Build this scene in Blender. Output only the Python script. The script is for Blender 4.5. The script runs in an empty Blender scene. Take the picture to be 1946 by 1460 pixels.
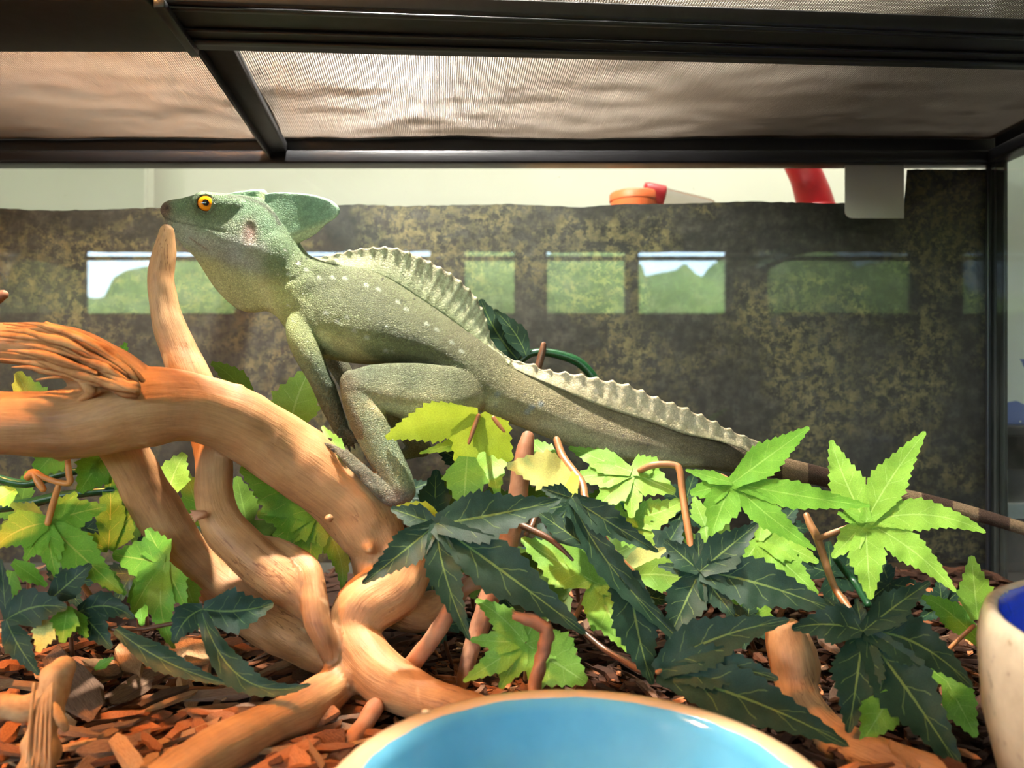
import bpy, bmesh, math, random
import numpy as np
from mathutils import Vector, Matrix, noise
random.seed(7)
SC = bpy.context.scene
COL = SC.collection
PI = math.pi
# ------------------------------------------------------------------ camera, light, exposure
H = 0.175                      # lens height above the bark
FPX, CX, CY = 1470.0, 973.0, 730.0
def P(px, py, Y):              # a point seen at (px, py) that stands Y metres in front of the lens
    return Vector(((px - CX) / FPX * Y, Y, H - (py - CY) / FPX * Y))
def G(px, py, z=0.006):        # the point of the ground (height z) seen at (px, py)
    return P(px, py, (H - z) * FPX / (py - CY))
def lin(c):
    c = c / 255.0
    return c / 12.92 if c <= 0.04045 else ((c + 0.055) / 1.055) ** 2.4
def C(r, g, b): return (lin(r), lin(g), lin(b), 1.0)

cam_d = bpy.data.cameras.new('camera'); cam = bpy.data.objects.new('camera', cam_d); COL.objects.link(cam)
cam.location = (0, 0, H); cam.rotation_euler = (PI / 2, 0, 0)
cam_d.sensor_width = 36.0; cam_d.lens = FPX / 1946.0 * 36.0
cam_d.clip_start = 0.02; cam_d.clip_end = 200
cam_d.dof.use_dof = True; cam_d.dof.focus_distance = 0.49; cam_d.dof.aperture_fstop = 9.0
SC.camera = cam
SC.view_settings.view_transform = 'Standard'; SC.view_settings.look = 'None'
SC.view_settings.gamma = 1.0; SC.view_settings.use_curve_mapping = False
SC.view_settings.exposure = 0.0
SC.cycles.max_bounces = 10; SC.cycles.transparent_max_bounces = 24
SC.cycles.caustics_reflective = False; SC.cycles.caustics_refractive = False
SC.cycles.sample_clamp_indirect = 4.0

W = bpy.data.worlds.new('sky'); SC.world = W; W.use_nodes = True
wn = W.node_tree.nodes; wl = W.node_tree.links
sky = wn.new('ShaderNodeTexSky'); sky.sky_type = 'NISHITA'
sky.sun_elevation = math.radians(48); sky.sun_rotation = math.radians(20); sky.sun_intensity = 0.25; sky.sun_size = math.radians(2)
sky.air_density = 1.0; sky.dust_density = 2.0
wn['Background'].inputs['Strength'].default_value = 4.9
wl.new(sky.outputs[0], wn['Background'].inputs['Color'])

LAMP_WHITE = 200.0     # bulb of the white dome lamp over the screen lid
LWX, LWY = -0.12, 0.543
LAMP_HEAT = 112.0      # bulb of the orange heat lamp on the left
FRONT_FILL = 58.0    # added front-low fill, out of view left of the viewer
TOP_FILL = 60.0     # added fill for the back wall and lid mesh, hung as a globe
def area(name, loc, size, power, color=(1, 1, 1)):
    l = bpy.data.lights.new(name, 'AREA'); l.energy = power; l.size = size; l.color = color
    o = bpy.data.objects.new(name, l); o.location = loc; COL.objects.link(o); return o
pl_ = bpy.data.lights.new('top_fill_glow', 'POINT'); pl_.energy = TOP_FILL; pl_.shadow_soft_size = 0.13; pl_.color = (1.0, 0.97, 0.9)
po_ = bpy.data.objects.new('top_fill_glow', pl_); po_.location = (0.2, 0.80, 1.30); COL.objects.link(po_)

fl_ = bpy.data.lights.new('front_fill_glow', 'POINT'); fl_.energy = FRONT_FILL; fl_.shadow_soft_size = 0.12; fl_.color = (1.0, 0.96, 0.90)
fo_ = bpy.data.objects.new('front_fill_glow', fl_); fo_.location = (-2.0, -1.2, 0.72); COL.objects.link(fo_)
# ------------------------------------------------------------------ helpers
def tag(o, label=None, cat=None, group=None, kind=None):
    if label: o['label'] = label
    if cat: o['category'] = cat
    if group: o['group'] = group
    if kind: o['kind'] = kind
    return o
def link(name, me, mat=None, parent=None, smooth=True, matrix=None):
    o = bpy.data.objects.new(name, me); COL.objects.link(o)
    if mat is not None and len(me.materials) == 0:
        for m in (mat if isinstance(mat, (list, tuple)) else [mat]): me.materials.append(m)
    if smooth: me.polygons.foreach_set('use_smooth', [True] * len(me.polygons))
    if parent is not None: o.parent = parent; o.matrix_parent_inverse = Matrix.Translation(-parent.location)
    return o
def empty(name, loc, label, cat, group=None):
    o = bpy.data.objects.new(name, None); COL.objects.link(o); o.location = loc; o.empty_display_size = 0.02
    return tag(o, label, cat, group)
def bm_obj(name, bm, mat=None, parent=None, smooth=True):
    me = bpy.data.meshes.new(name); bmesh.ops.recalc_face_normals(bm, faces=bm.faces); bm.to_mesh(me); bm.free()
    return link(name, me, mat, parent, smooth)
def py_obj(name, vs, fs, mat=None, parent=None, smooth=True):
    me = bpy.data.meshes.new(name); me.from_pydata([tuple(v) for v in vs], [], fs); me.update()
    return link(name, me, mat, parent, smooth)
def box(bm, lo, hi, bev=0.0):
    vs = [bm.verts.new((x, y, z)) for x in (lo[0], hi[0]) for y in (lo[1], hi[1]) for z in (lo[2], hi[2])]
    fs = [(0, 1, 3, 2), (4, 6, 7, 5), (0, 4, 5, 1), (2, 3, 7, 6), (0, 2, 6, 4), (1, 5, 7, 3)]
    faces = [bm.faces.new([vs[i] for i in f]) for f in fs]
    if bev > 0:
        es = list({e for f in faces for e in f.edges})
        bmesh.ops.bevel(bm, geom=es, offset=bev, segments=2, affect='EDGES', profile=0.5)
def hexa(bm, p, bev=0.0):      # eight corners: bottom a,b,c,d then top a,b,c,d
    vs = [bm.verts.new(v) for v in p]
    fs = [(0, 3, 2, 1), (4, 5, 6, 7), (0, 1, 5, 4), (1, 2, 6, 5), (2, 3, 7, 6), (3, 0, 4, 7)]
    faces = [bm.faces.new([vs[i] for i in f]) for f in fs]
    if bev > 0:
        es = list({e for f in faces for e in f.edges})
        bmesh.ops.bevel(bm, geom=es, offset=bev, segments=2, affect='EDGES', profile=0.5)
def cr(pts, n):                # Catmull-Rom through rows of numbers, n steps per span
    a = np.array(pts, float); out = []
    for i in range(len(a) - 1):
        p0 = a[max(i - 1, 0)]; p1 = a[i]; p2 = a[i + 1]; p3 = a[min(i + 2, len(a) - 1)]
        for k in range(n):
            t = k / n
            out.append(0.5 * (2 * p1 + (p2 - p0) * t + (2 * p0 - 5 * p1 + 4 * p2 - p3) * t * t + (3 * p1 - p0 - 3 * p2 + p3) * t ** 3))
    out.append(a[-1]); return np.array(out)
def rings(bm, rr, cap=True):
    vv = [[bm.verts.new(p) for p in r] for r in rr]; n = len(vv[0])
    for a, b in zip(vv, vv[1:]):
        for i in range(n):
            bm.faces.new((a[i], a[(i + 1) % n], b[(i + 1) % n], b[i]))
    if cap:
        bm.faces.new(vv[0][::-1]); bm.faces.new(vv[-1])
GRAIN = None                   # while a list: tube centre lines are noted for the wood grain
def tube3(bm, pts, n=14, sub=5, lump=0.0, seed=0.0, squash=1.0, round_end=(True, True)):
    a = cr(pts, sub) if sub > 1 else np.array(pts, float)    # rows x,y,z,r
    c = [Vector(q[:3]) for q in a]; r = [max(q[3], 1e-5) for q in a]
    def ext(i, j, sgn):
        d = (c[i] - c[j]); d = d.normalized() if d.length > 1e-9 else Vector((0, 0, 1))
        return [(c[i] + d * r[i] * math.sin(t), r[i] * math.cos(t)) for t in (0.5, 0.95, 1.3, 1.5)]
    if round_end[0]:
        e = ext(0, 1, -1); c = [q[0] for q in e[::-1]] + c; r = [q[1] for q in e[::-1]] + r
    if round_end[1]:
        e = ext(-1, -2, 1); c = c + [q[0] for q in e]; r = r + [q[1] for q in e]
    rr = []; nrm = None; sl = len(GRAIN or []) * .37
    for i in range(len(c)):
        t = (c[min(i + 1, len(c) - 1)] - c[max(i - 1, 0)]).normalized()
        if nrm is None:
            nrm = t.cross(Vector((0, 1, 0)));
            if nrm.length < 1e-4: nrm = t.cross(Vector((1, 0, 0)))
            nrm.normalize()
        nrm = (nrm - t * nrm.dot(t)).normalized(); b = t.cross(nrm)
        if i: sl += (c[i] - c[i - 1]).length
        if GRAIN is not None: GRAIN.append((*c[i], *t, *nrm, *b, sl, r[i]))
        ring = []
        for k in range(n):
            th = 2 * PI * k / n
            d = nrm * math.cos(th) + b * math.sin(th)
            d = Vector((d.x, d.y * squash, d.z))
            q = c[i] + d * r[i]
            if lump: q = c[i] + d * r[i] * (1 + lump * noise.noise(q * (0.9 / max(r)) + Vector((seed, seed, 0))))
            ring.append(q)
        rr.append(ring)
    rings(bm, rr)
def tube(bm, pts, **k):        # rows px, py, Y, radius in px
    rows = []
    for px, py, Y, rp in pts:
        p = P(px, py, Y); rows.append((p.x, p.y, p.z, rp / FPX * Y))
    tube3(bm, rows, **k)
def ball(bm, c, rad, u=20, v=14):
    m = Matrix.Translation(c) @ Matrix.Diagonal((rad[0], rad[1], rad[2], 1))
    bmesh.ops.create_uvsphere(bm, u_segments=u, v_segments=v, radius=1, matrix=m)
def lathe(bm, prof, n=64, c=(0, 0, 0)):
    rr = [[Vector((c[0] + r * math.cos(2 * PI * k / n), c[1] + r * math.sin(2 * PI * k / n), c[2] + z)) for k in range(n)] for r, z in prof]
    rings(bm, rr, cap=False)
def remeshed(bm, name, voxel, smooth_it=4, fac=0.5):
    me = bpy.data.meshes.new(name); bmesh.ops.recalc_face_normals(bm, faces=bm.faces); bm.to_mesh(me); bm.free()
    o = bpy.data.objects.new(name, me); COL.objects.link(o)
    m = o.modifiers.new('r', 'REMESH'); m.mode = 'VOXEL'; m.voxel_size = voxel
    if smooth_it:
        s = o.modifiers.new('s', 'SMOOTH'); s.iterations = smooth_it; s.factor = fac
    dg = bpy.context.evaluated_depsgraph_get(); dg.update()
    out = bpy.data.meshes.new_from_object(o.evaluated_get(dg)); out.name = name
    bpy.data.objects.remove(o); bpy.data.meshes.remove(me)
    return out
def coords(me):
    a = np.empty(len(me.vertices) * 3); me.vertices.foreach_get('co', a); return a.reshape(-1, 3)
def set_coords(me, a):
    me.vertices.foreach_set('co', np.ascontiguousarray(a, dtype=np.float32).ravel()); me.update()
def normals(me):
    a = np.empty(len(me.vertices) * 3, np.float32); me.vertex_normals.foreach_get('vector', a); return a.reshape(-1, 3)
def set_col(me, rgb, name='pigment'):
    at = me.color_attributes.new(name, 'FLOAT_COLOR', 'POINT')
    d = np.ones((len(me.vertices), 4), np.float32); d[:, :3] = rgb; at.data.foreach_set('color', d.ravel())

# ------------------------------------------------------------------ materials
class N:
    def __init__(s, name):
        s.m = bpy.data.materials.new(name); s.m.use_nodes = True
        s.t = s.m.node_tree; s.n = s.t.nodes; s.b = s.n['Principled BSDF']; s.out = s.n['Material Output']
    def new(s, typ, **kw):
        x = s.n.new('ShaderNode' + typ)
        for k, v in kw.items():
            if k.startswith('_'): setattr(x, k[1:], v)
            else:
                key = k.replace('__', ' ')
                x.inputs[int(key[1:]) if key[0] == 'i' and key[1:].isdigit() else key].default_value = v
        return x
    def l(s, a, b): s.t.links.new(a, b)
    def set(s, **kw):
        for k, v in kw.items(): s.b.inputs[k.replace('__', ' ')].default_value = v
    def ramp(s, fac, stops, interp='LINEAR'):
        r = s.n.new('ShaderNodeValToRGB'); r.color_ramp.interpolation = interp
        e = r.color_ramp.elements
        while len(e) < len(stops): e.new(0.5)
        for q, (p, c) in zip(e, stops): q.position = p; q.color = c
        s.l(fac, r.inputs[0]); return r.outputs[0]
    def math(s, op, a, b=None, clamp=False):
        x = s.n.new('ShaderNodeMath'); x.operation = op; x.use_clamp = clamp
        for i, v in enumerate((a, b)):
            if v is None: continue
            if isinstance(v, (int, float)): x.inputs[i].default_value = v
            else: s.l(v, x.inputs[i])
        return x.outputs[0]
    def mix(s, fac, a, b, blend='MIX'):
        x = s.n.new('ShaderNodeMix'); x.data_type = 'RGBA'; x.blend_type = blend
        for key, v in ((0, fac), (6, a), (7, b)):
            if isinstance(v, (int, float)): x.inputs[key].default_value = v
            elif isinstance(v, tuple): x.inputs[key].default_value = v
            else: s.l(v, x.inputs[key])
        return x.outputs[2]
    def coord(s, kind='Object', scale=None):
        t = s.new('TexCoord'); o = t.outputs[kind]
        if scale is not None:
            mp = s.new('Mapping'); mp.inputs['Scale'].default_value = scale; s.l(o, mp.inputs[0]); o = mp.outputs[0]
        return o
    def noise(s, vec, scale, detail=4, rough=0.55, dist=0.0):
        x = s.new('TexNoise', Scale=scale, Detail=detail, Roughness=rough, Distortion=dist); s.l(vec, x.inputs['Vector']); return x.outputs['Fac']
    def bump(s, h, strength=0.3, dist=0.001):
        b = s.new('Bump', Strength=strength, Distance=dist); s.l(h, b.inputs['Height']); s.l(b.outputs[0], s.b.inputs['Normal']); return b
    def color(s, c): s.l(c, s.b.inputs['Base Color'])

def plain(name, c, rough=0.5, metal=0.0, spec=0.5, var=0.0, scale=60, bump=0.0):
    k = N(name); k.set(Roughness=rough, Metallic=metal); k.b.inputs['Specular IOR Level'].default_value = spec
    v = k.coord(); n = k.noise(v, scale, 5, 0.6)
    a = tuple(x * (1 - var) for x in c[:3]) + (1,); b = tuple(min(1, x * (1 + var)) for x in c[:3]) + (1,)
    k.color(k.ramp(n, [(0.3, a), (0.7, b)]))
    if bump: k.bump(n, bump, 0.001)
    return k.m

def wood_mat(name, c1, c2, c3, rough=0.6, scale=30):
    k = N(name); k.set(Roughness=rough); k.b.inputs['Specular IOR Level'].default_value = 0.35
    v = k.coord()
    n = k.noise(v, scale, 6, 0.62, 0.6); n2 = k.noise(v, scale * 0.35, 3); n3 = k.noise(v, 260, 6, 0.75, 0.3)
    base = k.ramp(n, [(0.28, c1), (0.52, c2), (0.75, c3)])
    dk = k.ramp(n2, [(0.35, (0.62, 0.55, 0.52, 1)), (0.6, (1, 1, 1, 1))])
    sp = k.ramp(n3, [(0.26, (0.6, 0.5, 0.45, 1)), (0.38, (1, 1, 1, 1))])
    k.color(k.mix(1.0, k.mix(1.0, base, dk, 'MULTIPLY'), sp, 'MULTIPLY'))
    h = k.math('ADD', k.math('MULTIPLY', n, 1.0), k.math('MULTIPLY', n3, 0.4))
    k.bump(h, 0.35, 0.002)
    return k.m
M = {}
def grain_wood(name, c1, c2, c3):
    k = N(name); k.set(Roughness=.52); k.b.inputs['Specular IOR Level'].default_value = 0.4
    at = k.new('Attribute'); at.attribute_name = 'grain'
    def sc(v):
        mp = k.new('Mapping'); mp.inputs['Scale'].default_value = v; k.l(at.outputs['Vector'], mp.inputs[0]); return mp.outputs[0]
    ob = k.coord(); big = k.noise(ob, 24, 5, .6, .5)
    st = k.noise(sc((14, 150, 150)), 1.0, 6, .65, .3); fine = k.noise(sc((50, 700, 700)), 1.0, 4, .7); crk = k.noise(sc((9, 75, 75)), 1.0, 4, .6, .5); sc_ = k.noise(ob, 75, 4, .7, .8)
    base = k.ramp(k.math('ADD', k.math('MULTIPLY', big, .7), k.math('MULTIPLY', st, .3)), [(.32, c1), (.5, c2), (.68, c3)])
    cr_ = k.ramp(crk, [(.488, (1, 1, 1, 1)), (.5, (.45, .36, .30, 1)), (.512, (1, 1, 1, 1))])
    cm = k.ramp(k.noise(ob, 13, 2), [(.52, (0, 0, 0, 1)), (.60, (1, 1, 1, 1))])
    col = k.mix(cm, base, k.mix(1.0, base, cr_, 'MULTIPLY'))
    col = k.mix(1.0, col, k.ramp(fine, [(.3, (.84, .82, .80, 1)), (.6, (1.06, 1.06, 1.06, 1))]), 'MULTIPLY')
    col = k.mix(1.0, col, k.ramp(sc_, [(.24, (.45, .38, .34, 1)), (.33, (1, 1, 1, 1))]), 'MULTIPLY')
    col = k.mix(k.ramp(k.noise(ob, 33, 3, .5, .6), [(.70, (0, 0, 0, 1)), (.74, (.6, .6, .6, 1))]), col, C(222, 186, 142))
    k.color(col)
    k.bump(k.math('ADD', k.math('MULTIPLY', st, .9), k.math('ADD', k.math('MULTIPLY', fine, .25), k.math('MULTIPLY', big, .8))), .55, .0018)
    return k.m
M['branch'] = grain_wood('driftwood', C(140, 96, 62), C(182, 132, 86), C(202, 156, 108))
M['branch_red'] = wood_mat('red_twig', C(156, 98, 68), C(192, 132, 96), C(212, 158, 120))
M['splinter'] = wood_mat('splintered_wood', C(150, 92, 50), C(206, 150, 96), C(224, 178, 126), 0.8, 60)
M['pale_stick'] = wood_mat('pale_stick', C(168, 116, 70), C(220, 176, 124), C(232, 200, 156), 0.8, 50)

def chip_mat(name, c1, c2, c3):
    k = N(name); k.set(Roughness=0.85); k.b.inputs['Specular IOR Level'].default_value = 0.2
    v = k.coord('Object', (1.2, 8, 5)); n = k.noise(v, 5.0, 5, 0.65, 0.4)
    base = k.ramp(n, [(0.25, c1), (0.5, c2), (0.78, c3)])
    oi = k.new('ObjectInfo'); g = k.new('NewGeometry')
    r = k.math('FRACT', k.math('ADD', oi.outputs['Random'], g.outputs['Random Per Island']))
    t = k.ramp(r, [(0.0, (0.50, 0.44, 0.42, 1)), (0.5, (0.9, 0.86, 0.84, 1)), (1.0, (1.2, 1.12, 1.05, 1))])
    k.color(k.mix(1.0, base, t, 'MULTIPLY')); k.bump(n, 0.6, 0.0015)
    return k.m
M['chip_red'] = chip_mat('reddish_bark', C(110, 66, 42), C(180, 116, 76), C(206, 150, 106))
M['chip_tan'] = chip_mat('tan_wood', C(140, 100, 66), C(190, 146, 104), C(216, 180, 138))
M['chip_grey'] = chip_mat('grey_bark', C(80, 62, 50), C(132, 104, 84), C(164, 136, 112))
M['chip_dark'] = chip_mat('dark_bark', C(56, 34, 24), C(110, 70, 48), C(156, 108, 76))

def leaf_mat(name, c1, c2, vein, trans=0.25, rough=0.55, patch=None, veinw=1.0):
    k = N(name); k.set(Roughness=rough); k.b.inputs['Specular IOR Level'].default_value = 0.4
    uv = k.new('UVMap'); sep = k.new('SeparateXYZ'); k.l(uv.outputs[0], sep.inputs[0])
    s = sep.outputs[0]; v = k.math('ABSOLUTE', k.math('SUBTRACT', k.math('MULTIPLY', sep.outputs[1], 2.0), 1.0))
    ob = k.coord(); n = k.noise(ob, 45, 5, 0.6); fine = k.noise(ob, 1900, 2, 0.5)
    base = k.ramp(n, [(0.3, c1), (0.7, c2)])
    if patch is not None:
        base = k.mix(k.ramp(k.noise(ob, 16, 2), [(0.50, (0, 0, 0, 1)), (0.62, (1, 1, 1, 1))]), base, patch)
    mid = k.math('LESS_THAN', v, 0.045 * veinw)
    q = k.math('FRACT', k.math('SUBTRACT', k.math('MULTIPLY', s, 5.0), k.math('MULTIPLY', k.math('POWER', v, 0.8), 0.9)))
    side = k.math('MULTIPLY', k.math('LESS_THAN', q, 0.055 * veinw), k.math('LESS_THAN', v, 0.72))
    q2 = k.math('FRACT', k.math('SUBTRACT', k.math('MULTIPLY', s, 11.0), k.math('MULTIPLY', v, 3.1)))
    lines = k.math('MAXIMUM', mid, k.math('MULTIPLY', side, 0.55))
    col = k.mix(k.math('MULTIPLY', lines, 0.62), base, vein)
    gr = k.ramp(fine, [(0.3, (0.82, 0.82, 0.82, 1)), (0.7, (1.12, 1.12, 1.12, 1))])
    col = k.mix(1.0, col, gr, 'MULTIPLY')
    k.color(col)
    h = k.math('ADD', k.math('MULTIPLY', lines, 1.2), k.math('ADD', k.math('MULTIPLY', fine, 0.25), k.math('MULTIPLY', n, 0.8)))
    k.bump(h, 0.4, 0.0008)
    tr = k.new('BsdfTranslucent'); k.l(col, tr.inputs[0]); mx = k.new('MixShader'); mx.inputs[0].default_value = trans
    k.l(k.b.outputs[0], mx.inputs[1]); k.l(tr.outputs[0], mx.inputs[2]); k.l(mx.outputs[0], k.out.inputs[0])
    return k.m
M['g'] = leaf_mat('light_green_cloth_leaf', C(118, 164, 50), C(144, 188, 72), C(174, 208, 112), 0.22)
M['gy'] = leaf_mat('green_cloth_leaf_with_lamplight', C(106, 160, 48), C(132, 184, 56), C(196, 206, 96), 0.3, 0.55, C(202, 184, 58))  # yellow patches paint the warm lamp light into the leaf
M['gb'] = leaf_mat('bright_green_cloth_leaf', C(92, 148, 40), C(118, 172, 54), C(146, 190, 88), 0.25)
M['gd'] = leaf_mat('olive_green_cloth_leaf', C(74, 104, 26), C(96, 130, 36), C(116, 150, 60), 0.3)
M['lime'] = leaf_mat('yellow_green_leaf_underside', C(166, 180, 40), C(186, 200, 66), C(186, 200, 70), 0.3, 0.7, None, 0.4)
M['pale'] = leaf_mat('cream_leaf_underside', C(200, 204, 110), C(216, 218, 136), C(206, 206, 120), 0.25, 0.7, None, 0.4)
M['d'] = leaf_mat('dark_green_cloth_leaf', C(24, 48, 34), C(38, 64, 46), C(122, 146, 76), 0.02, 0.5); M['d'].node_tree.nodes['Principled BSDF'].inputs['Specular IOR Level'].default_value = 0.22
M['stem'] = plain('tan_plastic_stem', C(158, 106, 64), 0.4, var=0.18, scale=90)
M['stem_o'] = plain('orange_tan_stem', C(206, 132, 66), 0.4, var=0.15, scale=90)
M['stem_b'] = plain('brown_plastic_stem', C(108, 72, 50), 0.35, var=0.25, scale=90)
M['vine'] = plain('dark_green_plastic_vine', C(22, 66, 34), 0.3, var=0.25, scale=80)
M['black'] = plain('black_plastic', C(22, 22, 25), 0.38, var=0.25, scale=25, bump=0.05)
M['black_matt'] = plain('dusty_black_plastic', C(26, 26, 28), 0.5, var=0.45, scale=120, bump=0.1)
# ------------------------------------------------------------------ the room
def mk_wall(name, lo, hi, mat):
    bm = bmesh.new(); box(bm, lo, hi); return tag(bm_obj(name, bm, mat, smooth=False), kind='structure')
M['wall'] = plain('white_wall_paint', C(232, 230, 216), 0.8, var=0.03, scale=6)
M['wall_d'] = plain('beige_wall_paint', C(150, 138, 126), 0.8, var=0.05, scale=6)
M['ceil'] = plain('ceiling_paint', C(225, 222, 214), 0.9, var=0.03, scale=5)
M['floorm'] = plain('grey_floor_vinyl', C(120, 112, 104), 0.5, var=0.1, scale=12)
FZ = -0.92; CZ = 1.86
mk_wall('floor', (-3.0, -3.0, FZ - 0.06), (2.6, 1.40, FZ), M['floorm'])
mk_wall('ceiling', (-3.0, -3.0, CZ), (2.6, 1.40, CZ + 0.06), M['ceil'])
mk_wall('wall_back', (-3.0, 1.30, FZ), (2.6, 1.36, CZ), M['wall'])
mk_wall('wall_left', (-3.06, -3.0, FZ), (-3.0, 1.40, CZ), M['wall'])
mk_wall('wall_right', (2.6, -3.0, FZ), (2.66, 1.40, CZ), M['wall'])
# front wall (behind the lens) with a row of high windows; only seen mirrored in the back glass
WY = -2.60
Wz0, Wz1 = H + 0.36, H + 0.80
openings = [(-2.30, -1.46), (-1.22, -0.42), (-0.27, 0.03), (0.17, 0.62), (0.66, 1.16)]
bm = bmesh.new()
box(bm, (-3.0, WY - 0.08, FZ), (2.6, WY, Wz0)); box(bm, (-3.0, WY - 0.08, Wz1), (2.6, WY, CZ))
xs = [-3.0] + [v for o in openings for v in o] + [2.6]
for a, b in zip(xs[0::2], xs[1::2]): box(bm, (a, WY - 0.08, Wz0), (b, WY, Wz1))
tag(bm_obj('wall_front', bm, M['wall_d'], smooth=False), kind='structure')
M['winframe'] = plain('brown_window_wood', C(92, 62, 48), 0.5, var=0.1)
for i, (a, b) in enumerate(openings):
    bm = bmesh.new(); t = 0.018
    box(bm, (a, WY - 0.06, Wz0), (a + t, WY - 0.02, Wz1)); box(bm, (b - t, WY - 0.06, Wz0), (b, WY - 0.02, Wz1))
    box(bm, (a, WY - 0.06, Wz0), (b, WY - 0.02, Wz0 + t)); box(bm, (a, WY - 0.06, Wz1 - t), (b, WY - 0.02, Wz1))
    tag(bm_obj('window_%d' % (i + 1), bm, M['winframe'], smooth=False), kind='structure')
# outside: a lawn and a hedge line, lit by the sky
M['lawn'] = plain('lawn', C(96, 132, 58), 0.9, var=0.3, scale=3)
mk_wall('ground_outside', (-14, -22, FZ - 0.1), (14, -2.75, FZ - 0.02), M['lawn'])
kf = N('garden_foliage'); kf.set(Roughness=0.7); vv = kf.coord()
kf.color(kf.ramp(kf.noise(vv, 4.5, 6, 0.7), [(0.3, C(58, 92, 48)), (0.52, C(122, 160, 92)), (0.74, C(184, 206, 146))]))
kf.bump(kf.noise(vv, 9, 5, 0.7), 1.0, 0.15); M['foliage'] = kf.m
tp = [(-4.6, -8.2, 1.60), (-5.6, -13.0, 1.9), (-0.9, -9.6, 1.40), (0.0, -6.4, 1.30), (2.45, -7.6, 1.62), (6.6, -9.6, 1.5), (-9.6, -10.0, 1.6)]
tl = ['leftmost garden bush outside the windows', 'garden bush crowding the leftmost bush outside', 'small garden bush left of the middle outside', 'middle garden bush outside the windows behind the viewer', 'garden bush right of the middle outside', 'rightmost garden bush outside the windows', 'far left garden tree outside the windows']
for (x, y, r), lb in zip(tp, tl):
    e = empty('garden_bush', (x, y, FZ), lb, 'bush', 'bushes outside the windows')
    bm = bmesh.new(); rnd = random.Random(x)
    for k in range(9):
        c = Vector((x + rnd.uniform(-.6, .6) * r, y + rnd.uniform(-.4, .4) * r, FZ + r * rnd.uniform(0.75, 1.45)))
        bmesh.ops.create_icosphere(bm, subdivisions=3, radius=r * rnd.uniform(.35, .55), matrix=Matrix.Translation(c))
    for v in bm.verts: v.co += v.normal * 0.0 + Vector((noise.noise(v.co * 3), noise.noise(v.co * 3 + Vector((9, 0, 0))), noise.noise(v.co * 3 + Vector((0, 9, 0))))) * 0.16
    bm_obj('foliage', bm, M['foliage'], e)
    bm = bmesh.new(); tube3(bm, [(x, y, FZ - .05, .09), (x + .05, y, FZ + .5 * r, .07), (x, y, FZ + r, .05)], n=8, sub=2); bm_obj('trunk', bm, M['winframe'], e)
# hanging globe fixture, added to carry the fill on wall and mesh
M['brass'] = plain('dark_brass', C(120, 100, 70), 0.3, 0.8)
e = empty('added_pendant', (0.2, 0.80, CZ), 'added pendant fill lamp hanging from the ceiling over the tank', 'lamp')
bm = bmesh.new(); tube3(bm, [(0.2, .80, 1.48, .004), (0.2, .80, 1.65, .004), (0.2, .80, CZ, .004)], n=8, sub=1); bm_obj('cord', bm, M['black'], e)
bm = bmesh.new(); lathe(bm, [(.0005, 1.50), (.03, 1.495), (.04, 1.45), (.038, 1.445), (.0005, 1.445)], 32, (0.2, .80, 0)); bm_obj('lamp_holder', bm, M['brass'], e)

e = empty('added_fill_lamp', (-2.0, -1.2, FZ), 'slim black floor lamp added as fill, unseen left of the viewer', 'lamp')  # fixture made up to carry the front-low fill
bm = bmesh.new(); lathe(bm, [(.0005, 0), (.14, 0), (.14, .02), (.02, .03), (.0005, .03)], 32, (-2.0, -1.2, FZ)); bm_obj('base', bm, M['black'], e)
bm = bmesh.new(); tube3(bm, [(-2.0, -1.2, FZ + .03, .012), (-2.0, -1.2, .2, .012), (-2.0, -1.2, .56, .012)], n=10, sub=1); bm_obj('pole', bm, M['black'], e)
bm = bmesh.new(); lathe(bm, [(.0005, .555), (.03, .56), (.04, .575), (.038, .59), (.0005, .59)], 32, (-2.0, -1.2, 0)); bm_obj('lamp_holder', bm, M['brass'], e)

# ------------------------------------------------------------------ table and things behind the tank
M['table'] = plain('dark_laminate', C(48, 44, 42), 0.5, var=0.2, scale=20)
TZ = -0.035
e = empty('table', (0, 0.6, FZ), 'dark laminate table carrying the terrarium', 'table')
bm = bmesh.new(); box(bm, (-1.3, 0.02, TZ - 0.04), (1.1, 1.28, TZ), 0.003); bm_obj('tabletop', bm, M['table'], e, False)
for sx in (-1.04, 1.04):
    for sy in (0.08, 1.2):
        bm = bmesh.new(); box(bm, (sx - .03, sy - .03, FZ), (sx + .03, sy + .03, TZ - 0.04)); bm_obj('leg', bm, M['table'], e, False)

# pale cabinet behind the left half of the tank
M['offwhite'] = plain('off_white_laminate', C(196, 196, 182), 0.6, var=0.03, scale=8)
x1 = P(276, 0, 1.235).x
e = empty('white_cabinet', (-0.85, 1.25, TZ), 'off-white cabinet behind the left half of the tank', 'cabinet')
bm = bmesh.new(); box(bm, (-1.25, 1.245, TZ), (x1, 1.268, 0.80), 0.003); bm_obj('body', bm, M['offwhite'], e, False)
bm = bmesh.new(); box(bm, (-1.245, 1.236, TZ + .02), (x1 - .001, 1.2445, 0.79), 0.002); d = bm_obj('door', bm, M['offwhite'], e, False)
bm = bmesh.new(); tube3(bm, [(x1 - .05, 1.234, 0.55, .004), (x1 - .05, 1.222, 0.56, .004), (x1 - .05, 1.222, 0.66, .004), (x1 - .05, 1.234, 0.67, .004)], n=8, sub=2); bm_obj('handle', bm, M['black'], d)

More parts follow.
